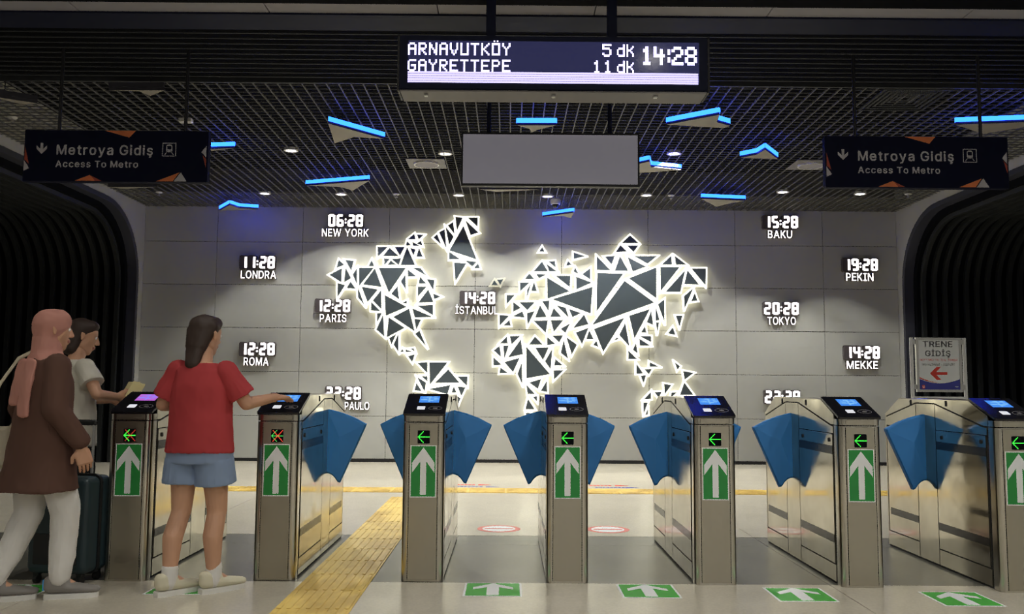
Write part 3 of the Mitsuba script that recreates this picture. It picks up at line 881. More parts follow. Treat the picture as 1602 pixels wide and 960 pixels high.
def direction_sign(x0, z0, lab):
    w, h, y = 1.53, 0.435, 7.21
    k = thing('direction_sign', lab, 'sign', 'metro direction signs')
    part(k, 'panel', bevel_box(x0, x0 + w, y, y + .07, z0, z0 + h, .004), 'mat_sign')
    P = lambda u, v: (x0 + u * w, z0 + h - v * h)
    X = lambda u: x0 + u * w
    for name, mtl, pts in [
        ('orange_triangle', 'mat_orange', [(.435, .005), (.605, .005), (.57, .14)]), ('orange_triangle', 'mat_orange', [(.285, .985), (.365, .87), (.395, .985)]),
        ('red_triangle', 'mat_dark_orange', [(.365, .875), (.43, .985), (.397, .985)]), ('orange_triangle', 'mat_orange', [(.725, .985), (.85, .81), (.815, .985)]),
        ('white_triangle', 'mat_sign_text', [(.858, .81), (.89, .985), (.82, .985)]), ('red_triangle', 'mat_dark_orange', [(.006, .33), (.032, .67), (.006, .58)]),
        ('white_triangle', 'mat_sign_text', [(.004, .59), (.034, .75), (.004, .80)]), ('white_triangle', 'mat_sign_text', [(.992, .29), (.992, .52), (.965, .41)]), ('red_triangle', 'mat_dark_orange', [(.972, .47), (.992, .55), (.992, .72)])]:
        print_on(k, name, Polygon([P(*q) for q in pts]), y, mtl)
    ax, az, s = X(.097), z0 + h * .53, .092
    arrow = union_all([sbox(ax - .011, az + .02, ax + .011, az + s), Polygon([(ax, az), (ax + .043, az + .043), (ax + .043, az + .072), (ax, az + .029), (ax - .043, az + .072), (ax - .043, az + .043)])])
    print_on(k, 'arrow', arrow, y, 'mat_sign_text')
    for text, u, v, hh, ww in (('Metroya Gidiş', .178, .475, .079, .80), ('Access To Metro', .176, .72, .053, .685)):
        ls, _ = words_mesh(text, hh, .0015, True, ww, gap=.2)
        g = []
        for m, ch in ls:
            m = facing(m, y)
            m.apply_translation((X(u), 0, z0 + h - v * h))
            g.append(m)
        for m in g:
            part(k, 'letter', m, 'mat_sign_text')
    print_on(k, 'pictogram', pictogram(X(.752), z0 + h * .50, .115), y, 'mat_sign_text')
    for a in (.175, .865):
        part(k, 'rod', cyl((X(a), y + .035, z0 + h - .005), (X(a), y + .035, CEIL + .03), .014, 10), 'mat_dark_metal')


direction_sign(-4.05, 2.855, 'hanging dark sign Metroya Gidiş over the woman in the pink scarf')
direction_sign(2.625, 2.858, 'hanging dark sign Metroya Gidiş on the side of the poster stand')

# ------------------------------------------------------------------ ticket gates (local: x across, y from the front backwards, z up)
HW, GL = 0.1285, 1.56
_g = {}


def gp(name, mesh, m, smooth=False, emit=None):
    d = mikit.ply(mesh, m, smooth)
    if emit is not None:
        d['emitter'] = glow(emit, mesh.area)
    _g[name] = d


def shrink(pts, d=.0016):
    return Polygon(pts).buffer(-d, join_style='mitre')


gp('body', side(Polygon([(.05, 0), (.05, .97), (.30, 1.118), (1.30, 1.118), (1.545, 1.0), (1.55, 0)]), -HW + .007, HW - .007), 'mat_black')
post = sbox(-HW + .034, 0, HW - .034, .06).buffer(.034, quad_segs=6).intersection(sbox(-1, -1, 1, .048))
post = affinity.translate(post, 0, .034)
pm = lambda z0, z1: ext(post, z1 - z0).apply_translation((0, 0, z0))
gp('post', pm(0.0, .964), 'mat_steel_trim', smooth=30)
gp('collar', pm(.969, 1.006), 'mat_steel_trim', smooth=30)
gp('front_panel', bevel_box(-.088, .088, -.0035, .02, .012, .958, .0015), 'mat_steel_front')
gp('front_band', bevel_box(-.088, .088, -.0035, .02, .972, 1.004, .0015), 'mat_steel_front')
gp('seam', join(*[bx(q * .0895 - .0014, q * .0895 + .0014, -.0012, .02, .012, z1) for q in (-1, 1) for z1 in (.958,)], bx(-.1, .1, -.0008, .01, .9645, .9685)), 'mat_deep')
gp('red_light', join(bx(-HW + .002, -HW + .008, .083, .089, .60, .86), bx(HW - .008, HW - .002, .083, .089, .60, .86)), 'mat_red_strip')
profiles = {
    'door': [(.115, .12), (.75, .12), (.75, .907), (.115, .907)], 'kick_panel': [(.10, .012), (.75, .012), (.75, .115), (.10, .115)],
    'upper_panel': [(.10, .915), (.75, .915), (.75, 1.088), (.14, .962), (.10, .960)], 'pillar_panel': [(.755, .012), (1.035, .012), (1.035, 1.09), (.755, 1.09)],
    'door_rear': [(1.04, .12), (1.53, .12), (1.53, .907), (1.04, .907)], 'kick_panel_rear': [(1.04, .012), (1.545, .012), (1.545, .115), (1.04, .115)],
    'upper_panel_rear': [(1.04, .915), (1.545, .915), (1.545, .975), (1.04, 1.088)],
    'lid_side': [(.085, .970), (.14, .970), (.755, 1.096), (1.035, 1.096), (1.545, .983), (1.56, .995), (1.30, 1.121), (.305, 1.121), (.085, 1.034)],
}
for n, pts in profiles.items():
    for s, t in ((-1, 'l'), (1, 'r')):
        gp(n + t, side(shrink(pts), *sorted((s * (HW - .0075), s * HW))), 'mat_steel')
for s, t in ((-1, 'l'), (1, 'r')):
    x0, x1 = sorted((s * (HW - .002), s * (HW + .0015)))
    gp('sensor' + t, join(bx(x0, x1, .118, .747, .785, .838)), 'mat_sensor')
    gp('sensor_low' + t, bx(x0, x1, .118, .747, .245, .295), 'mat_sensor')
    gp('sensor_rear' + t, bx(x0, x1, 1.043, 1.50, .245, .295), 'mat_sensor')
    gp('sensor_rear_up' + t, bx(x0, x1, 1.043, 1.50, .785, .838), 'mat_sensor')
    gp('lock' + t, cyl((s * HW, .67, .868), (s * (HW + .006), .67, .868), .013, 14), 'mat_black')
    gp('lock_two' + t, cyl((s * HW, .17, .872), (s * (HW + .006), .17, .872), .013, 14), 'mat_black')
    gp('ledge' + t, bx(*sorted((s * HW, s * (HW + .004))), .115, .75, .907, .912), 'mat_steel_trim')
    gp('stop' + t, bevel_box(*sorted((s * (HW - .006), s * (HW + .004))), .58, .605, 1.078, 1.116, .003), 'mat_black')
    gp('stop_two' + t, bevel_box(*sorted((s * (HW - .006), s * (HW + .004))), 1.10, 1.125, 1.078, 1.116, .003), 'mat_black')
gp('top_plate', bevel_box(-HW, HW, .305, 1.30, 1.119, 1.125, .002), 'mat_steel')
gp('back_slope', side(Polygon([(1.30, 1.119), (1.30, 1.125), (1.565, .998), (1.56, .992)]), -HW, HW), 'mat_steel')
gp('back_panel', bx(-HW + .002, HW - .002, 1.545, 1.56, .01, .99), 'mat_steel_front')

ANG = math.degrees(math.atan2(.117, .305))
SL = math.hypot(.117, .305)
_tilt = trimesh.transformations.rotation_matrix(math.radians(ANG), [1, 0, 0])


def sloped(mesh):
    """From the reader's own frame (x across, y up the slope, z out of it) to the gate's frame."""
    m = mesh.copy()
    m.apply_transform(_tilt)
    m.apply_translation((0, .0, 1.008))
    return m


slab = ext(rrect(-HW - .002, HW + .002, -.004, SL + .004, .012), .014)
gp('reader', sloped(slab), 'mat_glossy_black')
glass = bx(-.05, .078, .178, .285, .014, .0152)
gp('screen', sloped(glass), 'mat_emitter', emit=(.06, .27, .85))
gp('screen_pink', sloped(glass), 'mat_emitter', emit=(.48, .13, .62))
rs = np.random.RandomState(4)
blobs = []
for q in range(6):
    cx, cy = rs.uniform(-.035, .062), rs.uniform(.19, .273)
    blobs.append(sbox(cx - rs.uniform(.006, .016), cy - .004, cx + rs.uniform(.006, .016), cy + .004))
blobs = ext(union_all(blobs + [sbox(.010, .19, .018, .274)] + [sbox(-.03, y, .06, y + .006) for y in (.215, .25)]).buffer(.002).intersection(sbox(-.047, .181, .075, .282)), .0006).apply_translation((0, 0, .0153))
gp('screen_text', sloped(blobs), 'mat_emitter', emit=(.20, .50, .92))
gp('screen_text_pink', sloped(blobs), 'mat_emitter', emit=(.30, .22, .95))
gp('card_pad', sloped(ext(rrect(-.052, -.002, .062, .112, .006), .0016).apply_translation((0, 0, .014))), 'mat_emitter', emit=(.75, .75, .78))
oval = lambda a, b: affinity.scale(Point(.062, .085).buffer(1, quad_segs=8), a, b)
gp('contactless_pad', sloped(ext(oval(.044, .03).difference(oval(.040, .026)).union(oval(.016, .010)), .0012).apply_translation((0, 0, .014))), 'mat_grey_metal')

LZ0, LZ1, LX = .836, .916, .0375
gp('indicator', plate(rrect(-LX, LX, LZ0, LZ1, .004), -.0035, .003), 'mat_deep')


def led(points):
    return join(*[plate(Point(x, z).buffer(.0032, quad_segs=2), -.0064, .0012) for x, z in points])


n9 = np.linspace(-1, 1, 11)
zc, dz = (LZ0 + LZ1) / 2, .032
arrow = [(-.034 + .068 * (t + 1) / 2, zc) for t in n9] + [(-.034 + .031 * u, zc + s * dz * u) for u in np.linspace(.2, 1, 5) for s in (-1, 1)]
cross = [(.029 * t + .004, zc + s * dz * t) for t in n9 for s in (-1, 1)]
gp('lit_arrow', led(arrow), 'mat_emitter', emit=(.10, 2.4, .12))
gp('dim_arrow', led(arrow), 'mat_emitter', emit=(.08, .85, .12))
gp('lit_cross', led(cross), 'mat_emitter', emit=(1.6, .10, .05))
gp('dim_cross', led(cross), 'mat_emitter', emit=(.75, .05, .03))

SZ0, SZ1, SX = .508, .826, .081
gp('sticker', plate(sbox(-SX, SZ0, SX, SZ1), -.0035, .001), 'mat_white')
gp('sticker_green', plate(sbox(-SX + .006, SZ0 + .006, SX - .006, SZ1 - .006), -.0045, .0008), 'mat_sticker_green')
up = [(0, .305), (.069, .212), (.069, .150), (.0185, .218), (.0185, .016), (-.0185, .016), (-.0185, .218), (-.069, .150), (-.069, .212)]
gp('sticker_arrow', plate(Polygon([(a, SZ0 + b) for a, b in up]), -.0053, .0008), 'mat_white')


def flap_mesh():
    """Soft blue leaf for the +x side: a fan with a hollow lower edge, thick with a raised middle."""
    e = [(.119, 1.018), (.22, .993), (.31, .960), (.402, .912), (.398, .895), (.222, .492), (.205, .497)]
    e += [(.205 - .086 * t, .497 + .062 * (1 - (1 - t) ** 2.4)) for t in (.25, .5, .75, 1.0)]
    q = np.array(e)
    c = np.array([.20, .80])
    inner = c + (q - c) * .95
    n = len(q)
    layers = [(inner, -.028), (q, -.016), (q, .016), (inner, .028)]
    v = np.vstack([np.column_stack([p[:, 0], np.full(n, y), p[:, 1]]) for p, y in layers] + [[[.215, -.042, .82]], [[.215, .042, .82]]])
    f = []
    for L in range(3):
        for i in range(n):
            j = (i + 1) % n
            a, b, cc, d = L * n + i, L * n + j, (L + 1) * n + j, (L + 1) * n + i
            f += [[a, b, cc], [a, cc, d]]
    for i in range(n):
        j = (i + 1) % n
        f += [[4 * n, j, i], [4 * n + 1, 3 * n + i, 3 * n + j]]
    m = trimesh.Trimesh(v, f, process=False)
    m.fix_normals()
    return m


FY = .93
fm = flap_mesh()
fm.apply_translation((0, FY, 0))
gp('flap_r', fm, 'mat_flap')
fl = fm.copy()
fl.vertices[:, 0] *= -1
fl.invert()
gp('flap_l', fl, 'mat_flap')

SIDED = [('door', 'door_panel'), ('kick_panel', 'kick_panel'), ('upper_panel', 'upper_panel'), ('pillar_panel', 'pillar_panel'), ('door_rear', 'door_panel'), ('kick_panel_rear', 'kick_panel'),
         ('upper_panel_rear', 'upper_panel'), ('lid_side', 'lid_side')]
GATES = [  # x, y of the front, symbols, left flap, right flap, label
    (-2.325, 5.475, ('dim_cross', 'lit_arrow'), True, False, 'steel ticket gate with a pink-lit reader screen, beside the person in the white shirt'),
    (-1.432, 5.52, ('lit_cross', 'dim_arrow'), False, True, 'steel ticket gate showing a bright red cross, beside the yellow tactile path'),
    (-0.524, 5.51, ('lit_arrow',), True, True, 'steel ticket gate with a green arrow, bordering the yellow tactile path'),
    (0.365, 5.50, ('lit_arrow',), True, True, 'steel ticket gate below the southern tip of Africa on the map, seen straight on'),
    (1.270, 5.475, ('lit_arrow',), True, True, 'steel ticket gate standing below the Australian corner of the wall map'),
    (2.148, 5.43, ('lit_arrow',), True, True, 'steel ticket gate below the TOKYO clock, hiding a clock without a visible city name'),
    (3.050, 5.325, ('lit_arrow',), True, True, 'steel ticket gate nearest to the poster stand, its front partly cut off'),
]
for i, (gx, gy, syms, lf, rf, lab) in enumerate(GATES):
    k = thing('ticket_gate', lab, 'ticket gate', 'ticket gates in a row')
    A = T().translate([gx, gy, 0])
    a = lambda name, ply, at=A, **kw: part(k, name, _g[ply] if isinstance(ply, str) else ply, None, at=at, **kw)
    for p in ('body', 'post', 'collar', 'front_panel', 'front_band', 'seam', 'red_light', 'top_plate', 'back_slope', 'back_panel'):
        a(p, p)
    for t in 'lr':
        for src, nm in SIDED:
            a(nm, src + t)
        for s in ('sensor', 'sensor_low', 'sensor_rear', 'sensor_rear_up'):
            a('sensor_strip', s + t)
        a('lock', 'lock' + t), a('lock', 'lock_two' + t), a('ledge', 'ledge' + t), a('stop_block', 'stop' + t), a('stop_block', 'stop_two' + t)
    r = a('card_reader', 'reader')
    scr = part(r, 'screen', _g['screen_pink' if i == 0 else 'screen'], None, at=A, label='pink-lit reader screen' if i == 0 else None)
    part(r, 'screen_text', _g['screen_text_pink' if i == 0 else 'screen_text'], None, at=A)
    part(r, 'card_pad', _g['card_pad'], None, at=A)
    part(r, 'contactless_pad', _g['contactless_pad'], None, at=A)
    n = a('indicator', 'indicator')
    for s in syms:
        part(n, 'red_cross' if 'cross' in s else 'green_arrow', _g[s], None, at=A)
    st = a('arrow_sticker', 'sticker')
    part(st, 'green_field', _g['sticker_green'], None, at=A)
    part(st, 'arrow', _g['sticker_arrow'], None, at=A)
    if lf:
        a('flap', 'flap_l')
    if rf:
        a('flap', 'flap_r')

# ------------------------------------------------------------------ floor stickers and markings
FS = .34
fa = [(0, .155), (.118, .050), (.118, -.005), (.036, .055), (.036, -.145), (-.036, -.145), (-.036, .055), (-.118, -.005), (-.118, .050)]


def flat(poly, z0, z1):
    return ext(poly, z1 - z0).apply_translation((0, 0, z0))


s0 = mikit.ply(flat(sbox(-FS / 2, -FS / 2, FS / 2, FS / 2), 0, .0012), 'mat_white')
s1 = mikit.ply(flat(sbox(-FS / 2 + .013, -FS / 2 + .013, FS / 2 - .013, FS / 2 - .013), .0008, .002), 'mat_floor_green')
s2 = mikit.ply(flat(Polygon(fa), .0015, .0028), 'mat_white')
for (x, y), lab in [((-2.83, 5.20), 'beneath the grey sneakers of the scarf woman'), ((-1.905, 5.315), 'under the sneakers of the red-shirted person'), ((-0.085, 5.32), 'before the lane next to the tactile path'),
                    ((0.828, 5.31), 'before the lane below the map\'s Africa'), ((1.70, 5.245), 'before the lane below the TOKYO clock'), ((2.595, 5.165), 'before the lane beside the poster stand')]:
    k = thing('floor_arrow_sticker', 'square green floor sticker with a white arrow ' + lab, 'floor sticker', 'green arrow floor stickers')
    for n, p in (('base', s0), ('green_field', s1), ('arrow', s2)):
        part(k, n, p, None, at=T().translate([x, y, 0]))
disc = lambda r: Point(0, 0).buffer(r, quad_segs=12)
r0 = mikit.ply(flat(disc(.18), 0, .0012), 'mat_pale_red')
r1 = mikit.ply(flat(disc(.138), .0008, .002), 'mat_white')
r2 = mikit.ply(flat(sbox(-.12, -.02, .12, .02), .0015, .0028), 'mat_pale_red')
for x, lab in ((-.075, 'beside the third gate'), (.838, 'in the lane below the map\'s Africa'), (1.71, 'in the lane below the TOKYO clock'), (2.60, 'in the lane beside the poster stand')):
    k = thing('no_entry_sticker', 'round no-entry floor sticker ' + lab, 'floor sticker', 'round floor stickers behind the gates')
    for n, p in (('rim', r0), ('field', r1), ('bar', r2)):
        part(k, n, p, None, at=T().translate([x, 7.525, 0]))


def arrow_line(x0, x1, y, w):
    u = [sbox(x0 + i * .045, y - w / 2, x0 + i * .045 + .034, y + w / 2) for i in range(int((x1 - x0 - .16) / .045))]
    u += [Polygon([(x1 - .16, y - w * .8), (x1, y), (x1 - .16, y + w * .8)])]
    return union_all(u)


for x0, x1, lab in ((-.66, -.20, 'near the third gate'), (.98, 1.45, 'by the fifth gate')):
    k = thing('floor_guide_line', 'thin red dashed arrow line with its blue twin printed on the floor before the tactile cross path ' + lab, 'floor marking', 'printed guide lines')
    part(k, 'red_line', flat(arrow_line(x0, x1, 10.78, .07), 0, .002), 'mat_red')
    part(k, 'blue_line', flat(arrow_line(x0 + .05, x1 + .1, 10.58, .05), 0, .002), 'mat_blue_print')

# ------------------------------------------------------------------ poster stand behind the last gate
k = thing('poster_stand', 'white framed poster stand reading TRENE GİDİŞ with a red arrow, behind the last gate', 'poster stand')
PY = 7.9
for a in (3.615, 4.092):
    part(k, 'post', cyl((a, PY + .02, .015), (a, PY + .02, 1.652), .0165, 12), 'mat_white_metal', smooth=40)
    part(k, 'foot', bevel_box(a - .03, a + .03, PY - .2, PY + .24, 0, .02, .004), 'mat_white_metal')
for z in (1.615, 1.21):
    for a in (3.615, 4.058):
        part(k, 'clamp', bevel_box(a, a + .034, PY + .006, PY + .03, z - .022, z + .022, .003), 'mat_alu')
part(k, 'cross_rail', bevel_box(3.615, 4.092, PY + .006, PY + .034, 1.10, 1.125, .003), 'mat_white_metal')
part(k, 'frame', plate(sbox(3.650, 1.165, 4.058, 1.652).difference(sbox(3.672, 1.187, 4.036, 1.630)), PY + .03, .03), 'mat_alu')
p = part(k, 'poster', plate(sbox(3.668, 1.183, 4.040, 1.634), PY + .02, .012), 'mat_white')
PF = PY + .008
px0, pz0, pw, ph = 3.672, 1.187, .364, .443
wave = [(px0, pz0), (px0 + pw, pz0)] + [(px0 + pw * t, pz0 + ph * (.125 + .09 * (2 * t - 1) ** 2)) for t in np.linspace(1, 0, 15)]
part(p, 'blue_field', plate(Polygon(wave), PF, .001), 'mat_blue_print')
red = [(px0 + pw * t, pz0 + ph * (.137 + .09 * (2 * t - 1) ** 2)) for t in np.linspace(0, .5, 9)] + [(px0 + pw * t, pz0 + ph * (.137 + .09 * (2 * t - 1) ** 2 + .026 * (1 - 2 * t))) for t in np.linspace(.5, 0, 9)]
part(p, 'red_curve', plate(Polygon(red), PF, .001), 'mat_red')
for text, cx, cz, hh, ww, mtl in (('TRENE', .48, .862, .050, .268, 'mat_dark_text'), ('GİDİŞ', .48, .675, .048, .228, 'mat_dark_text'), ('GETTING TO THE TRAIN', .49, .576, .018, .335, 'mat_red'), ('HAVALİMANI - AIRPORT', .49, .478, .022, .295, 'mat_dark_text')):
    ls, tot = words_mesh(text, hh, .001, hh > .03, ww)
    for m, ch in ls:
        m = facing(m, PF)
        m.apply_translation((px0 + cx * pw - tot / 2, 0, pz0 + cz * ph))
        part(p, 'letter', m, mtl)
ax, az = px0 + .27 * pw, pz0 + .325 * ph
ar = union_all([sbox(ax + .03, az - .012, ax + .155, az + .012), Polygon([(ax, az), (ax + .06, az + .058), (ax + .100, az + .058), (ax + .045, az), (ax + .100, az - .058), (ax + .06, az - .058)])])
part(p, 'red_arrow', plate(ar, PF, .001), 'mat_red')
ex, ez = px0 + .10 * pw, pz0 + .055 * ph
part(p, 'red_emblem', plate(rrect(ex - .013, ex + .013, ez - .016, ez + .016, .004), PF - .001, .001), 'mat_red')
part(p, 'emblem_letter', plate(Polygon([(ex - .008, ez + .010), (ex - .004, ez + .010), (ex - .004, ez - .004), (ex + .004, ez - .004), (ex + .004, ez + .010), (ex + .008, ez + .010), (ex + .008, ez - .009), (ex - .008, ez - .009)]), PF - .002, .001), 'mat_white')
ex = px0 + .92 * pw
part(p, 'white_emblem', plate(union_all([Polygon([(ex - .018, ez + .006), (ex + .018, ez + .006), (ex + .012, ez + .001), (ex - .012, ez + .001)]), Polygon([(ex - .008, ez - .001), (ex + .008, ez - .001), (ex + .004, ez - .006), (ex - .004, ez - .006)])]), PF - .001, .001), 'mat_white')

# ------------------------------------------------------------------ people
mat('mat_skin', rgb(196, 150, 122), 0.55)
mat('mat_hair', rgb(52, 38, 32), 0.6)
mat('mat_lips', rgb(160, 90, 84), 0.5)
mat('mat_eye', rgb(232, 230, 226), 0.3)
mat('mat_iris', rgb(52, 36, 26), 0.3)
mat('mat_scarf', rgb(182, 128, 116), 0.85, sheen=.3)
mat('mat_coat', rgb(84, 58, 48), 0.9)
mat('mat_white_cloth', rgb(214, 211, 206), 0.85)
mat('mat_tee', rgb(206, 202, 190), 0.85)
mat('mat_black_cloth', rgb(34, 33, 34), 0.85)
mat('mat_red_cloth', rgb(166, 54, 58), 0.85)
mat('mat_denim', rgb(128, 146, 176), 0.85)
mat('mat_shoe_grey', rgb(128, 124, 120), 0.7)
mat('mat_shoe_cream', rgb(206, 200, 176), 0.7)
mat('mat_sole', rgb(214, 212, 206), 0.6)
mat('mat_tab_blue', rgb(70, 150, 214), 0.6)
mat('mat_strap', rgb(206, 196, 172), 0.7)
mat('mat_case', rgb(38, 56, 62), 0.45)
mat('mat_case_trim', rgb(20, 23, 26), 0.4)
mat('mat_paper', rgb(226, 214, 160), 0.7)
ICO = trimesh.creation.icosphere(subdivisions=2).vertices
V3 = lambda *a: np.array(a, float)


def blob(c, r):
    return np.array(c, float) + ICO * np.array(r, float)


def hullm(*pts):
    return m3.Manifold.hull_points(np.vstack(pts))


def limb(*pr):
    """Tapering limb through (point, radius) pairs."""
    return [hullm(blob(a, ra), blob(b, rb)) for (a, ra), (b, rb) in zip(pr, pr[1:])]


def cuff(a, ra, b, rb, n=18):
    """A garment tube with flat open ends from a to b."""
    a, b = np.array(a, float), np.array(b, float)
    d = unit(b - a)
    x = unit(np.cross(d, (0, 1, 0) if abs(d[1]) < .9 else (1, 0, 0)))
    y = np.cross(d, x)
    t = np.arange(n) * 2 * np.pi / n
    c = np.cos(t)[:, None] * x + np.sin(t)[:, None] * y
    return [hullm(a + c * ra, b + c * rb)]


def foot(An, yaw):
    return limb((An, .034), (An + V3(-math.sin(yaw) * .09, math.cos(yaw) * .09, -.052), .026))


def rings(sections, n=20):
    """Garment or trunk from elliptic sections (z, centre x, centre y, rx, ry)."""
    t = np.arange(n) * 2 * np.pi / n
    R = [np.column_stack([cx + rx * np.cos(t), cy + ry * np.sin(t), np.full(n, z)]) for z, cx, cy, rx, ry in sections]
    return [hullm(a, b) for a, b in zip(R, R[1:])]


def melt(ms, edge=0.022, passes=8, folds=0.0, scale=14.0, seed=3):
    """All pieces as one smooth surface, with soft folds for cloth."""
    u = m3.Manifold.batch_boolean(list(ms), m3.OpType.Add).refine_to_length(edge)
    q = u.to_mesh()
    m = trimesh.Trimesh(q.vert_properties[:, :3], q.tri_verts, process=True)
    trimesh.smoothing.filter_taubin(m, lamb=.5, nu=.52, iterations=passes)
    if folds:
        v = m.vertices
        f = meshkit.fbm(np.column_stack([v[:, 0] * scale, v[:, 1] * scale, v[:, 2] * scale * .55]), 3, seed) - .5
        m.vertices = v + m.vertex_normals * (f * 2 * folds)[:, None]
    return m


def unit(v):
    v = np.array(v, float)
    return v / np.linalg.norm(v)


def hand(w, d, n, sgn, curl=.5):
    """Palm, four jointed fingers and a thumb leaving the side of the palm. w wrist, d finger direction, n palm normal, sgn side of the thumb."""
    d, n = unit(d), unit(n)
    a = unit(np.cross(n, d)) * sgn
    w = np.array(w, float)
    out = [hullm(blob(w, .024), *[blob(w + d * .085 + a * s, .0125) for s in (-.030, .030)], *[blob(w + d * .03 + a * s, .013) for s in (-.026, .03)])]
    for s, L, r in ((.029, .070, .0088), (.010, .079, .009), (-.010, .073, .0086), (-.028, .056, .0078)):
        p, dirv = w + d * .08 + a * s, d
        prev = (p, r)
        for k, f in enumerate((.46, .31, .23)):
            ang = curl * (.45, .6, .5)[k]
            dirv = unit(dirv * math.cos(ang) + n * math.sin(ang))
            n2 = unit(n - dirv * np.dot(n, dirv))
            p = p + dirv * L * f
            out += limb(prev, (p, r * (1 - .1 * (k + 1))))
            prev = (p, r * (1 - .1 * (k + 1)))
    t0 = w + d * .022 + a * .028
    t1 = t0 + unit(d * .7 + a * .8 + n * .25) * .036
    t2 = t1 + unit(d + a * .25 + n * .45) * .030
    return out + limb((t0, .0125), (t1, .0105), (t2, .0085))


def head(c, look=(0, 1, 0)):
    """Skull, jaw, nose, ears, as pieces; c centre of the head, facing look."""
    f = unit(look)
    s = unit(np.cross(f, (0, 0, 1)))
    u = np.cross(s, f)
    P = lambda x, y, z: np.array(c, float) + s * x + f * y + u * z
    ms = [hullm(blob(P(0, -.012, .028), (.078, .078, .080)), blob(P(0, .022, .03), (.066, .066, .070))),
          hullm(blob(P(0, .02, .0), .066), blob(P(0, .052, -.088), .026), blob(P(.038, .005, -.055), .026), blob(P(-.038, .005, -.055), .026)),
          hullm(blob(P(0, .086, .018), .008), blob(P(0, .104, -.020), .0105), blob(P(.012, .088, -.026), .008), blob(P(-.012, .088, -.026), .008)),
          hullm(blob(P(0, .080, -.05), .014), blob(P(0, .076, -.064), .013))]
    for q in (-1, 1):
        ms.append(hullm(blob(P(q * .078, -.008, .012), (.008, .008, .018)), blob(P(q * .079, -.012, -.018), .008), blob(P(q * .084, -.022, .014), (.006, .006, .016))))
    return ms, P


def face_parts(key, P, A):
    for q in (-1, 1):
        e = part(key, 'eye', trimesh.Trimesh(blob(P(q * .031, .072, .012), .0115), trimesh.creation.icosphere(subdivisions=2).faces), 'mat_eye', smooth=True, at=A)
        part(e, 'iris', trimesh.Trimesh(blob(P(q * .031, .0795, .012), .0058), trimesh.creation.icosphere(subdivisions=2).faces), 'mat_iris', smooth=True, at=A)
    part(key, 'lips', melt([hullm(blob(P(-.020, .079, -.052), .004), blob(P(0, .089, -.050), .006), blob(P(.020, .079, -.052), .004)), hullm(blob(P(-.016, .079, -.057), .004), blob(P(0, .088, -.059), .006), blob(P(.016, .079, -.057), .004))], .008, 2), 'mat_lips', smooth=True, at=A)


def shoe(key, ankle_xy, yaw, m, A, z0=0.0, tab=False, cuff=True):
    """Sneaker: upper, sole and tongue; built pointing along +y, then turned."""
    R = trimesh.transformations.rotation_matrix(yaw, [0, 0, 1])
    M = trimesh.transformations.translation_matrix([ankle_xy[0], ankle_xy[1], z0]) @ R
    foot = Polygon([(-.036, -.075), (-.040, -.02), (-.043, .06), (-.048, .12), (-.038, .175), (-.008, .205), (.022, .20), (.044, .15), (.047, .09), (.040, .02), (.036, -.05), (.025, -.085), (-.02, -.088)]).buffer(.008).buffer(-.004)
    sole = ext(affinity.scale(foot, .93, .93), .028)
    upper = melt([hullm(blob((0, -.045, .055), (.036, .040, .030)), blob((0, .03, .052), (.042, .04, .028)), blob((0, -.05, .085), (.034, .034, .022)), blob((0, .01, .088), (.033, .036, .02))),
                  hullm(blob((0, .03, .050), (.042, .04, .028)), blob((0, .13, .040), (.043, .045, .020)), blob((0, .172, .036), (.037, .036, .018)))], .014, 2)
    upper.apply_scale((1, 1, 1.18))
    tongue = melt([hullm(blob((0, .045, .085), (.02, .01, .008)), blob((0, .02, .112), (.022, .010, .010)))], .012, 2)
    for q in (sole, upper, tongue):
        q.apply_transform(M)
    s = part(key, 'shoe', upper, m, smooth=True, at=A)
    part(s, 'sole', sole, 'mat_sole', at=A)
    part(s, 'tongue', tongue, m, smooth=True, at=A)
    if tab:
        t = bevel_box(-.009, .009, -.090, -.080, .045, .105, .003)
        t.apply_transform(M)
        part(s, 'heel_tab', t, 'mat_tab_blue', at=A, label='blue heel tab')
    return M


def place(x, y, deg, s=1.0):
    return T().translate([x, y, 0]).rotate([0, 0, 1], deg).scale(s)


# --- woman in the pink scarf: brown coat, white trousers, grey sneakers, seen from behind and the side
k = thing('person', 'person in a dusty pink headscarf, long brown coat, white trousers and grey sneakers', 'person')
A = place(-2.63, 5.03, -40)
ms, P = head((0.0, .03, 1.49), (.15, 1, -.05))
Lh, Rh = V3(-.085, 0, .84), V3(.085, 0, .84)
Lk, Rk = V3(-.095, -.01, .46), V3(.095, .11, .47)
La, Ra = V3(-.09, -.16, .095), V3(.095, .10, .095)
sh = .155
Rw, Lw = V3(.27, .10, .84), V3(-.24, .10, .83)
body = ms + limb((V3(0, -.005, 1.30), .058), (V3(0, .012, 1.40), .050)) + rings([(.80, 0, 0, .165, .115), (.92, 0, 0, .15, .11), (1.02, 0, .005, .125, .095), (1.18, 0, .01, .150, .110), (1.30, 0, 0, .150, .085), (1.345, 0, -.005, .09, .06)])
for S, E, W in ((V3(sh, 0, 1.29), V3(.215, -.03, 1.05), Rw), (V3(-sh, 0, 1.29), V3(-.215, -.04, 1.05), Lw)):
    body += limb((S, .048), (E, .038), (W, .027))
body += hand(Rw, (.05, .25, -1), (-1, .3, 0), 1, .8) + hand(Lw, (-.05, .2, -1), (1, .3, 0), -1, .8)
for H, K, An in ((Lh, Lk, La), (Rh, Rk, Ra)):
    body += limb((H, .085), (K, .052), (An, .036)) + foot(An, -.5)
part(k, 'body', melt(body, .014, 5), 'mat_skin', smooth=True, at=A)
face_parts(k, P, A)
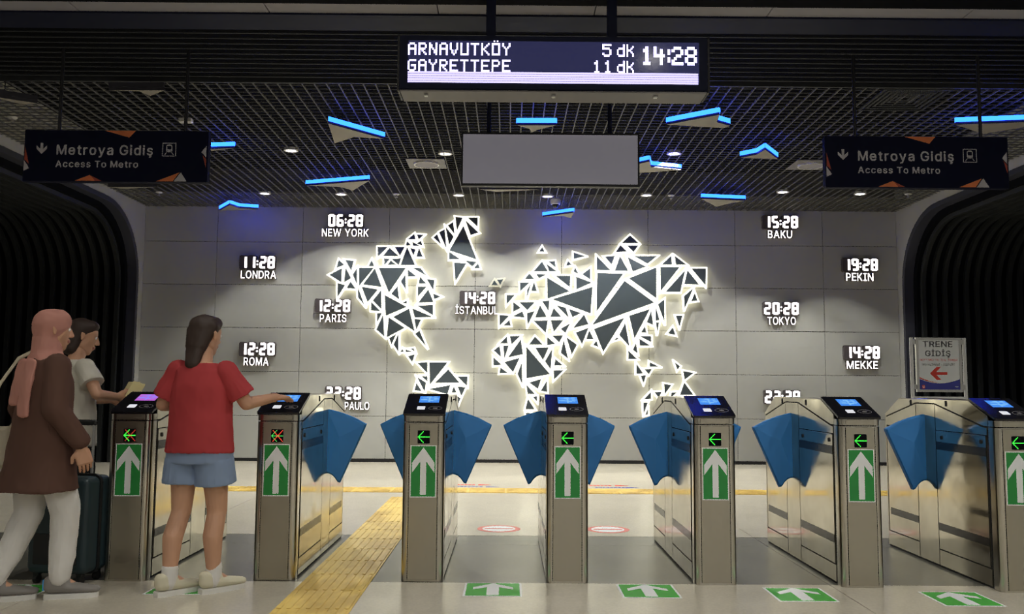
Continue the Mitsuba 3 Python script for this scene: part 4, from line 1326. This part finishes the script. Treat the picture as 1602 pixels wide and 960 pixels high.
wrap = melt([hullm(blob(P(0, -.02, .03), (.092, .096, .096)), blob(P(0, .012, .052), (.082, .078, .076)), blob(P(0, -.03, -.045), (.074, .07, .05))),
             hullm(blob(P(0, -.03, -.05), (.078, .075, .05)), blob((0, 0, 1.35), (.088, .085, .04))), hullm(blob((0, 0, 1.36), (.09, .085, .04)), blob((0, .0, 1.285), (.175, .105, .03)))], .018, 6, .007, 22)
s = part(k, 'scarf', wrap, 'mat_scarf', smooth=True, at=A, label='dusty pink headscarf')
for x0, y0, z1, w in ((-.05, -.125, 1.08, .062), (.055, -.125, 1.02, .066)):
    part(s, 'scarf_end', melt([hullm(blob((x0 * .8, -.10, 1.30), (w, .02, .03)), blob((x0, y0, 1.18), (w * 1.05, .022, .03))), hullm(blob((x0, y0, 1.18), (w * 1.05, .022, .03)), blob((x0 * 1.2, y0 - .012, z1), (w * .9, .018, .02)))], .016, 4, .008, 24), 'mat_scarf', smooth=True, at=A)
coat = rings([(.60, 0, -.01, .255, .205), (.72, 0, -.005, .235, .18), (.90, 0, 0, .205, .155), (1.05, 0, 0, .185, .14), (1.20, 0, 0, .185, .135), (1.30, 0, -.002, .165, .105), (1.34, 0, -.005, .10, .075)], 26)
for S, E, W in ((V3(sh, 0, 1.285), V3(.225, -.03, 1.05), V3(.268, .085, .88)), (V3(-sh, 0, 1.285), V3(-.225, -.04, 1.05), V3(-.245, .085, .87))):
    coat += limb((S, .07), (E, .064), (W, .055))
part(k, 'coat', melt(coat, .02, 6, .013, 11), 'mat_coat', smooth=True, at=A, label='long brown coat')
tr = rings([(.74, 0, 0, .175, .13), (.86, 0, 0, .17, .13)])
for H, K, An in ((Lh, Lk, La), (Rh, Rk, Ra)):
    tr += limb((H, .102), (K, .080), (An + V3(0, -.005, .03), .058))
part(k, 'trousers', melt(tr, .018, 6, .012, 16), 'mat_white_cloth', smooth=True, at=A, label='white trousers')
shoe(k, (La[0], La[1]), math.radians(-26), 'mat_shoe_grey', A, tab=True)
shoe(k, (Ra[0], Ra[1]), math.radians(-34), 'mat_shoe_grey', A, tab=True)

# --- her shoulder bag, its pale strap over the back
b = thing('shoulder_bag', 'cream shoulder bag strap hanging from the shoulder over the brown coat', 'bag')
pts = [V3(-.13, -.02, 1.375), V3(-.165, -.085, 1.33), V3(-.215, -.16, 1.18), V3(-.262, -.17, 1.0), V3(-.285, -.15, .93)]
part(b, 'strap', melt(sum([[hullm(blob(p, (.016, .006, .012)), blob(q, (.016, .006, .012)))] for p, q in zip(pts, pts[1:])], []), .014, 3), 'mat_strap', smooth=True, at=A)
pts = [V3(-.13, .02, 1.375), V3(-.19, .075, 1.33), V3(-.275, .07, 1.18), V3(-.305, -.02, .98), V3(-.30, -.06, .93)]
part(b, 'strap', melt(sum([[hullm(blob(p, (.016, .006, .012)), blob(q, (.016, .006, .012)))] for p, q in zip(pts, pts[1:])], []), .014, 3), 'mat_strap', smooth=True, at=A)
part(b, 'pouch', bevel_box(-.375, -.275, -.28, .02, .70, .94, .02), 'mat_strap', at=A)

# --- suitcase
c = thing('suitcase', 'dark teal trolley suitcase standing on wheels behind the white trousers', 'suitcase')
B = T().translate([-2.665, 5.47, 0]).rotate([0, 0, 1], -8)
shell = ext(rrect(-.19, .19, -.12, .12, .05), .52).apply_translation((0, 0, .06))
shell = melt([hullm(*[blob((sx * .15, sy * .085, z), .042) for sx in (-1, 1) for sy in (-1, 1) for z in (.105, .59)])], .03, 2)
part(c, 'shell', shell, 'mat_case', smooth=True, at=B)
part(c, 'edge_trim', side(rrect(-.2, .2, .05, .645, .05).difference(rrect(-.186, .186, .064, .631, .04)), -.012, .012).apply_transform(trimesh.transformations.rotation_matrix(math.pi / 2, [0, 0, 1])), 'mat_case_trim', at=B)
part(c, 'zip_pocket', bevel_box(-.14, .14, -.136, -.12, .12, .30, .006), 'mat_case_trim', at=B)
for sx in (-1, 1):
    for sy in (-1, 1):
        w = part(c, 'wheel_fork', bevel_box(sx * .14 - .018, sx * .14 + .018, sy * .08 - .018, sy * .08 + .018, .045, .075, .004), 'mat_case_trim', at=B)
        part(w, 'wheel', cyl((sx * .14 - .012, sy * .08, .027), (sx * .14 + .012, sy * .08, .027), .027, 18), 'mat_black', smooth=30, at=B)
    part(c, 'handle_tube', cyl((sx * .065, .10, .60), (sx * .065, .10, .94), .009, 10), 'mat_alu', at=B)
part(c, 'handle_grip', bevel_box(-.085, .085, .085, .115, .93, .965, .01), 'mat_case_trim', at=B)

# --- person in a white shirt behind her, raising a sheet of paper
k = thing('person', 'person in a loose white shirt and black trousers holding a pale yellow paper', 'person')
A = place(-2.90, 5.92, -42)
ms, P = head((0.0, .04, 1.50), (.25, 1, -.25))
Lh, Rh = V3(-.088, 0, .85), V3(.088, 0, .85)
La, Ra = V3(-.095, -.02, .095), V3(.105, .04, .095)
Lk, Rk = V3(-.092, .02, .47), V3(.10, .05, .47)
Rw, Lw, Re, Le = V3(.13, .24, 1.10), V3(-.03, .26, 1.08), V3(.285, .03, 1.12), V3(-.235, .02, 1.07)
body = ms + limb((V3(0, -.005, 1.31), .058), (V3(0, .015, 1.41), .050)) + rings([(.80, 0, 0, .160, .11), (.92, 0, 0, .148, .108), (1.02, 0, .005, .125, .095), (1.18, 0, .01, .150, .110), (1.30, 0, 0, .150, .085), (1.345, 0, -.005, .09, .06)])
for S, E, W in ((V3(sh, 0, 1.30), Re, Rw), (V3(-sh, 0, 1.30), Le, Lw)):
    body += limb((S, .046), (E, .036), (W, .026))
body += hand(Rw, (-.35, .9, .15), (-.9, -.3, 0), 1, .9) + hand(Lw, (.35, .9, .15), (.9, -.3, 0), -1, .9)
for H, K, An in ((Lh, Lk, La), (Rh, Rk, Ra)):
    body += limb((H, .083), (K, .050), (An, .035)) + foot(An, 0)
part(k, 'body', melt(body, .014, 5), 'mat_skin', smooth=True, at=A)
face_parts(k, P, A)
part(k, 'hair', melt([hullm(blob(P(0, -.028, .045), (.090, .082, .080)), blob(P(0, .02, .075), (.074, .06, .046))), hullm(blob(P(0, -.05, .02), (.085, .06, .06)), blob(P(0, -.055, -.09), (.07, .045, .05)))], .016, 4, .006, 30), 'mat_hair', smooth=True, at=A)
tee = rings([(.78, 0, 0, .195, .145), (.92, 0, 0, .185, .14), (1.05, 0, 0, .172, .13), (1.20, 0, .004, .172, .13), (1.30, 0, 0, .160, .10), (1.345, 0, -.004, .095, .07)], 24)
for S, E in ((V3(sh, 0, 1.295), Re), (V3(-sh, 0, 1.295), Le)):
    tee += limb((S, .064), (S * .7 + E * .3, .066)) + cuff(S * .75 + E * .25, .066, S * .38 + E * .62, .076)
part(k, 'shirt', melt(tee, .018, 6, .011, 13), 'mat_tee', smooth=True, at=A, label='loose white shirt')
tr = rings([(.76, 0, 0, .168, .125), (.88, 0, 0, .165, .122)])
for H, K, An in ((Lh, Lk, La), (Rh, Rk, Ra)):
    tr += limb((H, .098), (K, .074), (An + V3(0, -.005, .01), .06))
part(k, 'trousers', melt(tr, .02, 6, .009, 14), 'mat_black_cloth', smooth=True, at=A, label='black trousers')
shoe(k, (La[0], La[1]), .06, 'mat_black_cloth', A)
shoe(k, (Ra[0], Ra[1]), -.06, 'mat_black_cloth', A)
p = thing('paper_sheet', 'pale yellow folded paper held up by the person in the white shirt', 'paper')
q = trimesh.creation.box((.17, .003, .12))
q.apply_transform(trimesh.transformations.rotation_matrix(-.5, [1, 0, 0]))
q.apply_translation((.055, .352, 1.15))
q2 = trimesh.creation.box((.10, .003, .12))
q2.apply_transform(trimesh.transformations.rotation_matrix(-.5, [1, 0, 0]) @ trimesh.transformations.rotation_matrix(.5, [0, 0, 1]))
q2.apply_translation((.18, .330, 1.145))
part(p, 'leaf', q, 'mat_paper', at=A)
part(p, 'leaf', q2, 'mat_paper', at=A)

# --- person in the red shirt walking into the open lane, seen from behind
k = thing('person', 'person in a red shirt, light denim shorts and cream sneakers entering a gate lane', 'person')
A = place(-1.80, 5.20, -12)
ms, P = head((0.0, .03, 1.475), (.25, 1, -.12))
Lh, Rh = V3(-.088, 0, .84), V3(.088, 0, .84)
Lk, Rk = V3(-.10, .0, .46), V3(.098, .05, .46)
La, Ra = V3(-.105, -.09, .10), V3(.100, .03, .10)
Rw, Lw, Re, Le = V3(.31, .31, 1.115), V3(-.17, .27, 1.06), V3(.255, .06, 1.08), V3(-.25, .0, 1.07)
body = ms + limb((V3(0, -.005, 1.28), .058), (V3(0, .012, 1.385), .050)) + rings([(.79, 0, 0, .165, .115), (.90, 0, 0, .152, .11), (1.0, 0, .005, .128, .095), (1.16, 0, .01, .152, .112), (1.27, 0, 0, .150, .085), (1.315, 0, -.005, .09, .06)])
for S, E, W in ((V3(sh, 0, 1.27), Re, Rw), (V3(-sh, 0, 1.27), Le, Lw)):
    body += limb((S, .048), (E, .039), (W, .027))
body += hand(Rw, (.25, .95, -.05), (0, -.1, -1), -1, .35) + hand(Lw, (.35, .9, .1), (.7, -.2, -.6), -1, .7)
for H, K, An in ((Lh, Lk, La), (Rh, Rk, Ra)):
    m1 = K * .5 + An * .5 + V3(0, -.03, .04)
    body += limb((H, .090), (K, .056)) + limb((K, .054), (m1, .056), (An, .036)) + foot(An, -.52)
part(k, 'body', melt(body, .014, 5), 'mat_skin', smooth=True, at=A)
face_parts(k, P, A)
part(k, 'hair', melt([hullm(blob(P(0, -.028, .045), (.090, .084, .080)), blob(P(0, .02, .076), (.074, .06, .046))), hullm(blob(P(0, -.05, .02), (.086, .06, .06)), blob(P(0, -.07, -.07), (.066, .045, .05))), hullm(blob(P(0, -.07, -.06), (.06, .042, .05)), blob(P(0, -.085, -.17), (.045, .03, .04)))], .016, 4, .006, 30), 'mat_hair', smooth=True, at=A)
tee = rings([(.80, 0, 0, .205, .15), (.92, 0, 0, .195, .145), (1.04, 0, 0, .185, .138), (1.18, 0, .004, .182, .135), (1.275, 0, 0, .165, .10), (1.315, 0, -.004, .095, .07)], 24)
for S, E in ((V3(sh, 0, 1.265), Re), (V3(-sh, 0, 1.265), Le)):
    tee += limb((S, .068), (S * .7 + E * .3, .070)) + cuff(S * .75 + E * .25, .070, S * .22 + E * .78, .082)
part(k, 'shirt', melt(tee, .018, 6, .012, 12), 'mat_red_cloth', smooth=True, at=A, label='loose red shirt')
so = rings([(.74, 0, 0, .188, .138), (.86, 0, 0, .178, .132)])
for H, K in ((Lh, Lk), (Rh, Rk)):
    so += limb((H, .112), (H * .75 + K * .25, .108)) + cuff(H * .8 + K * .2, .112, H * .42 + K * .58, .120)
part(k, 'shorts', melt(so, .018, 6, .008, 14), 'mat_denim', smooth=True, at=A, label='light denim shorts')
for An, yw in ((La, -.5), (Ra, -.55)):
    part(k, 'sock', melt(limb((An + V3(0, 0, -.03), .044), (An + V3(0, .004, .045), .046)), .014, 2), 'mat_white_cloth', smooth=True, at=A)
    shoe(k, (An[0], An[1]), yw, 'mat_shoe_cream', A)
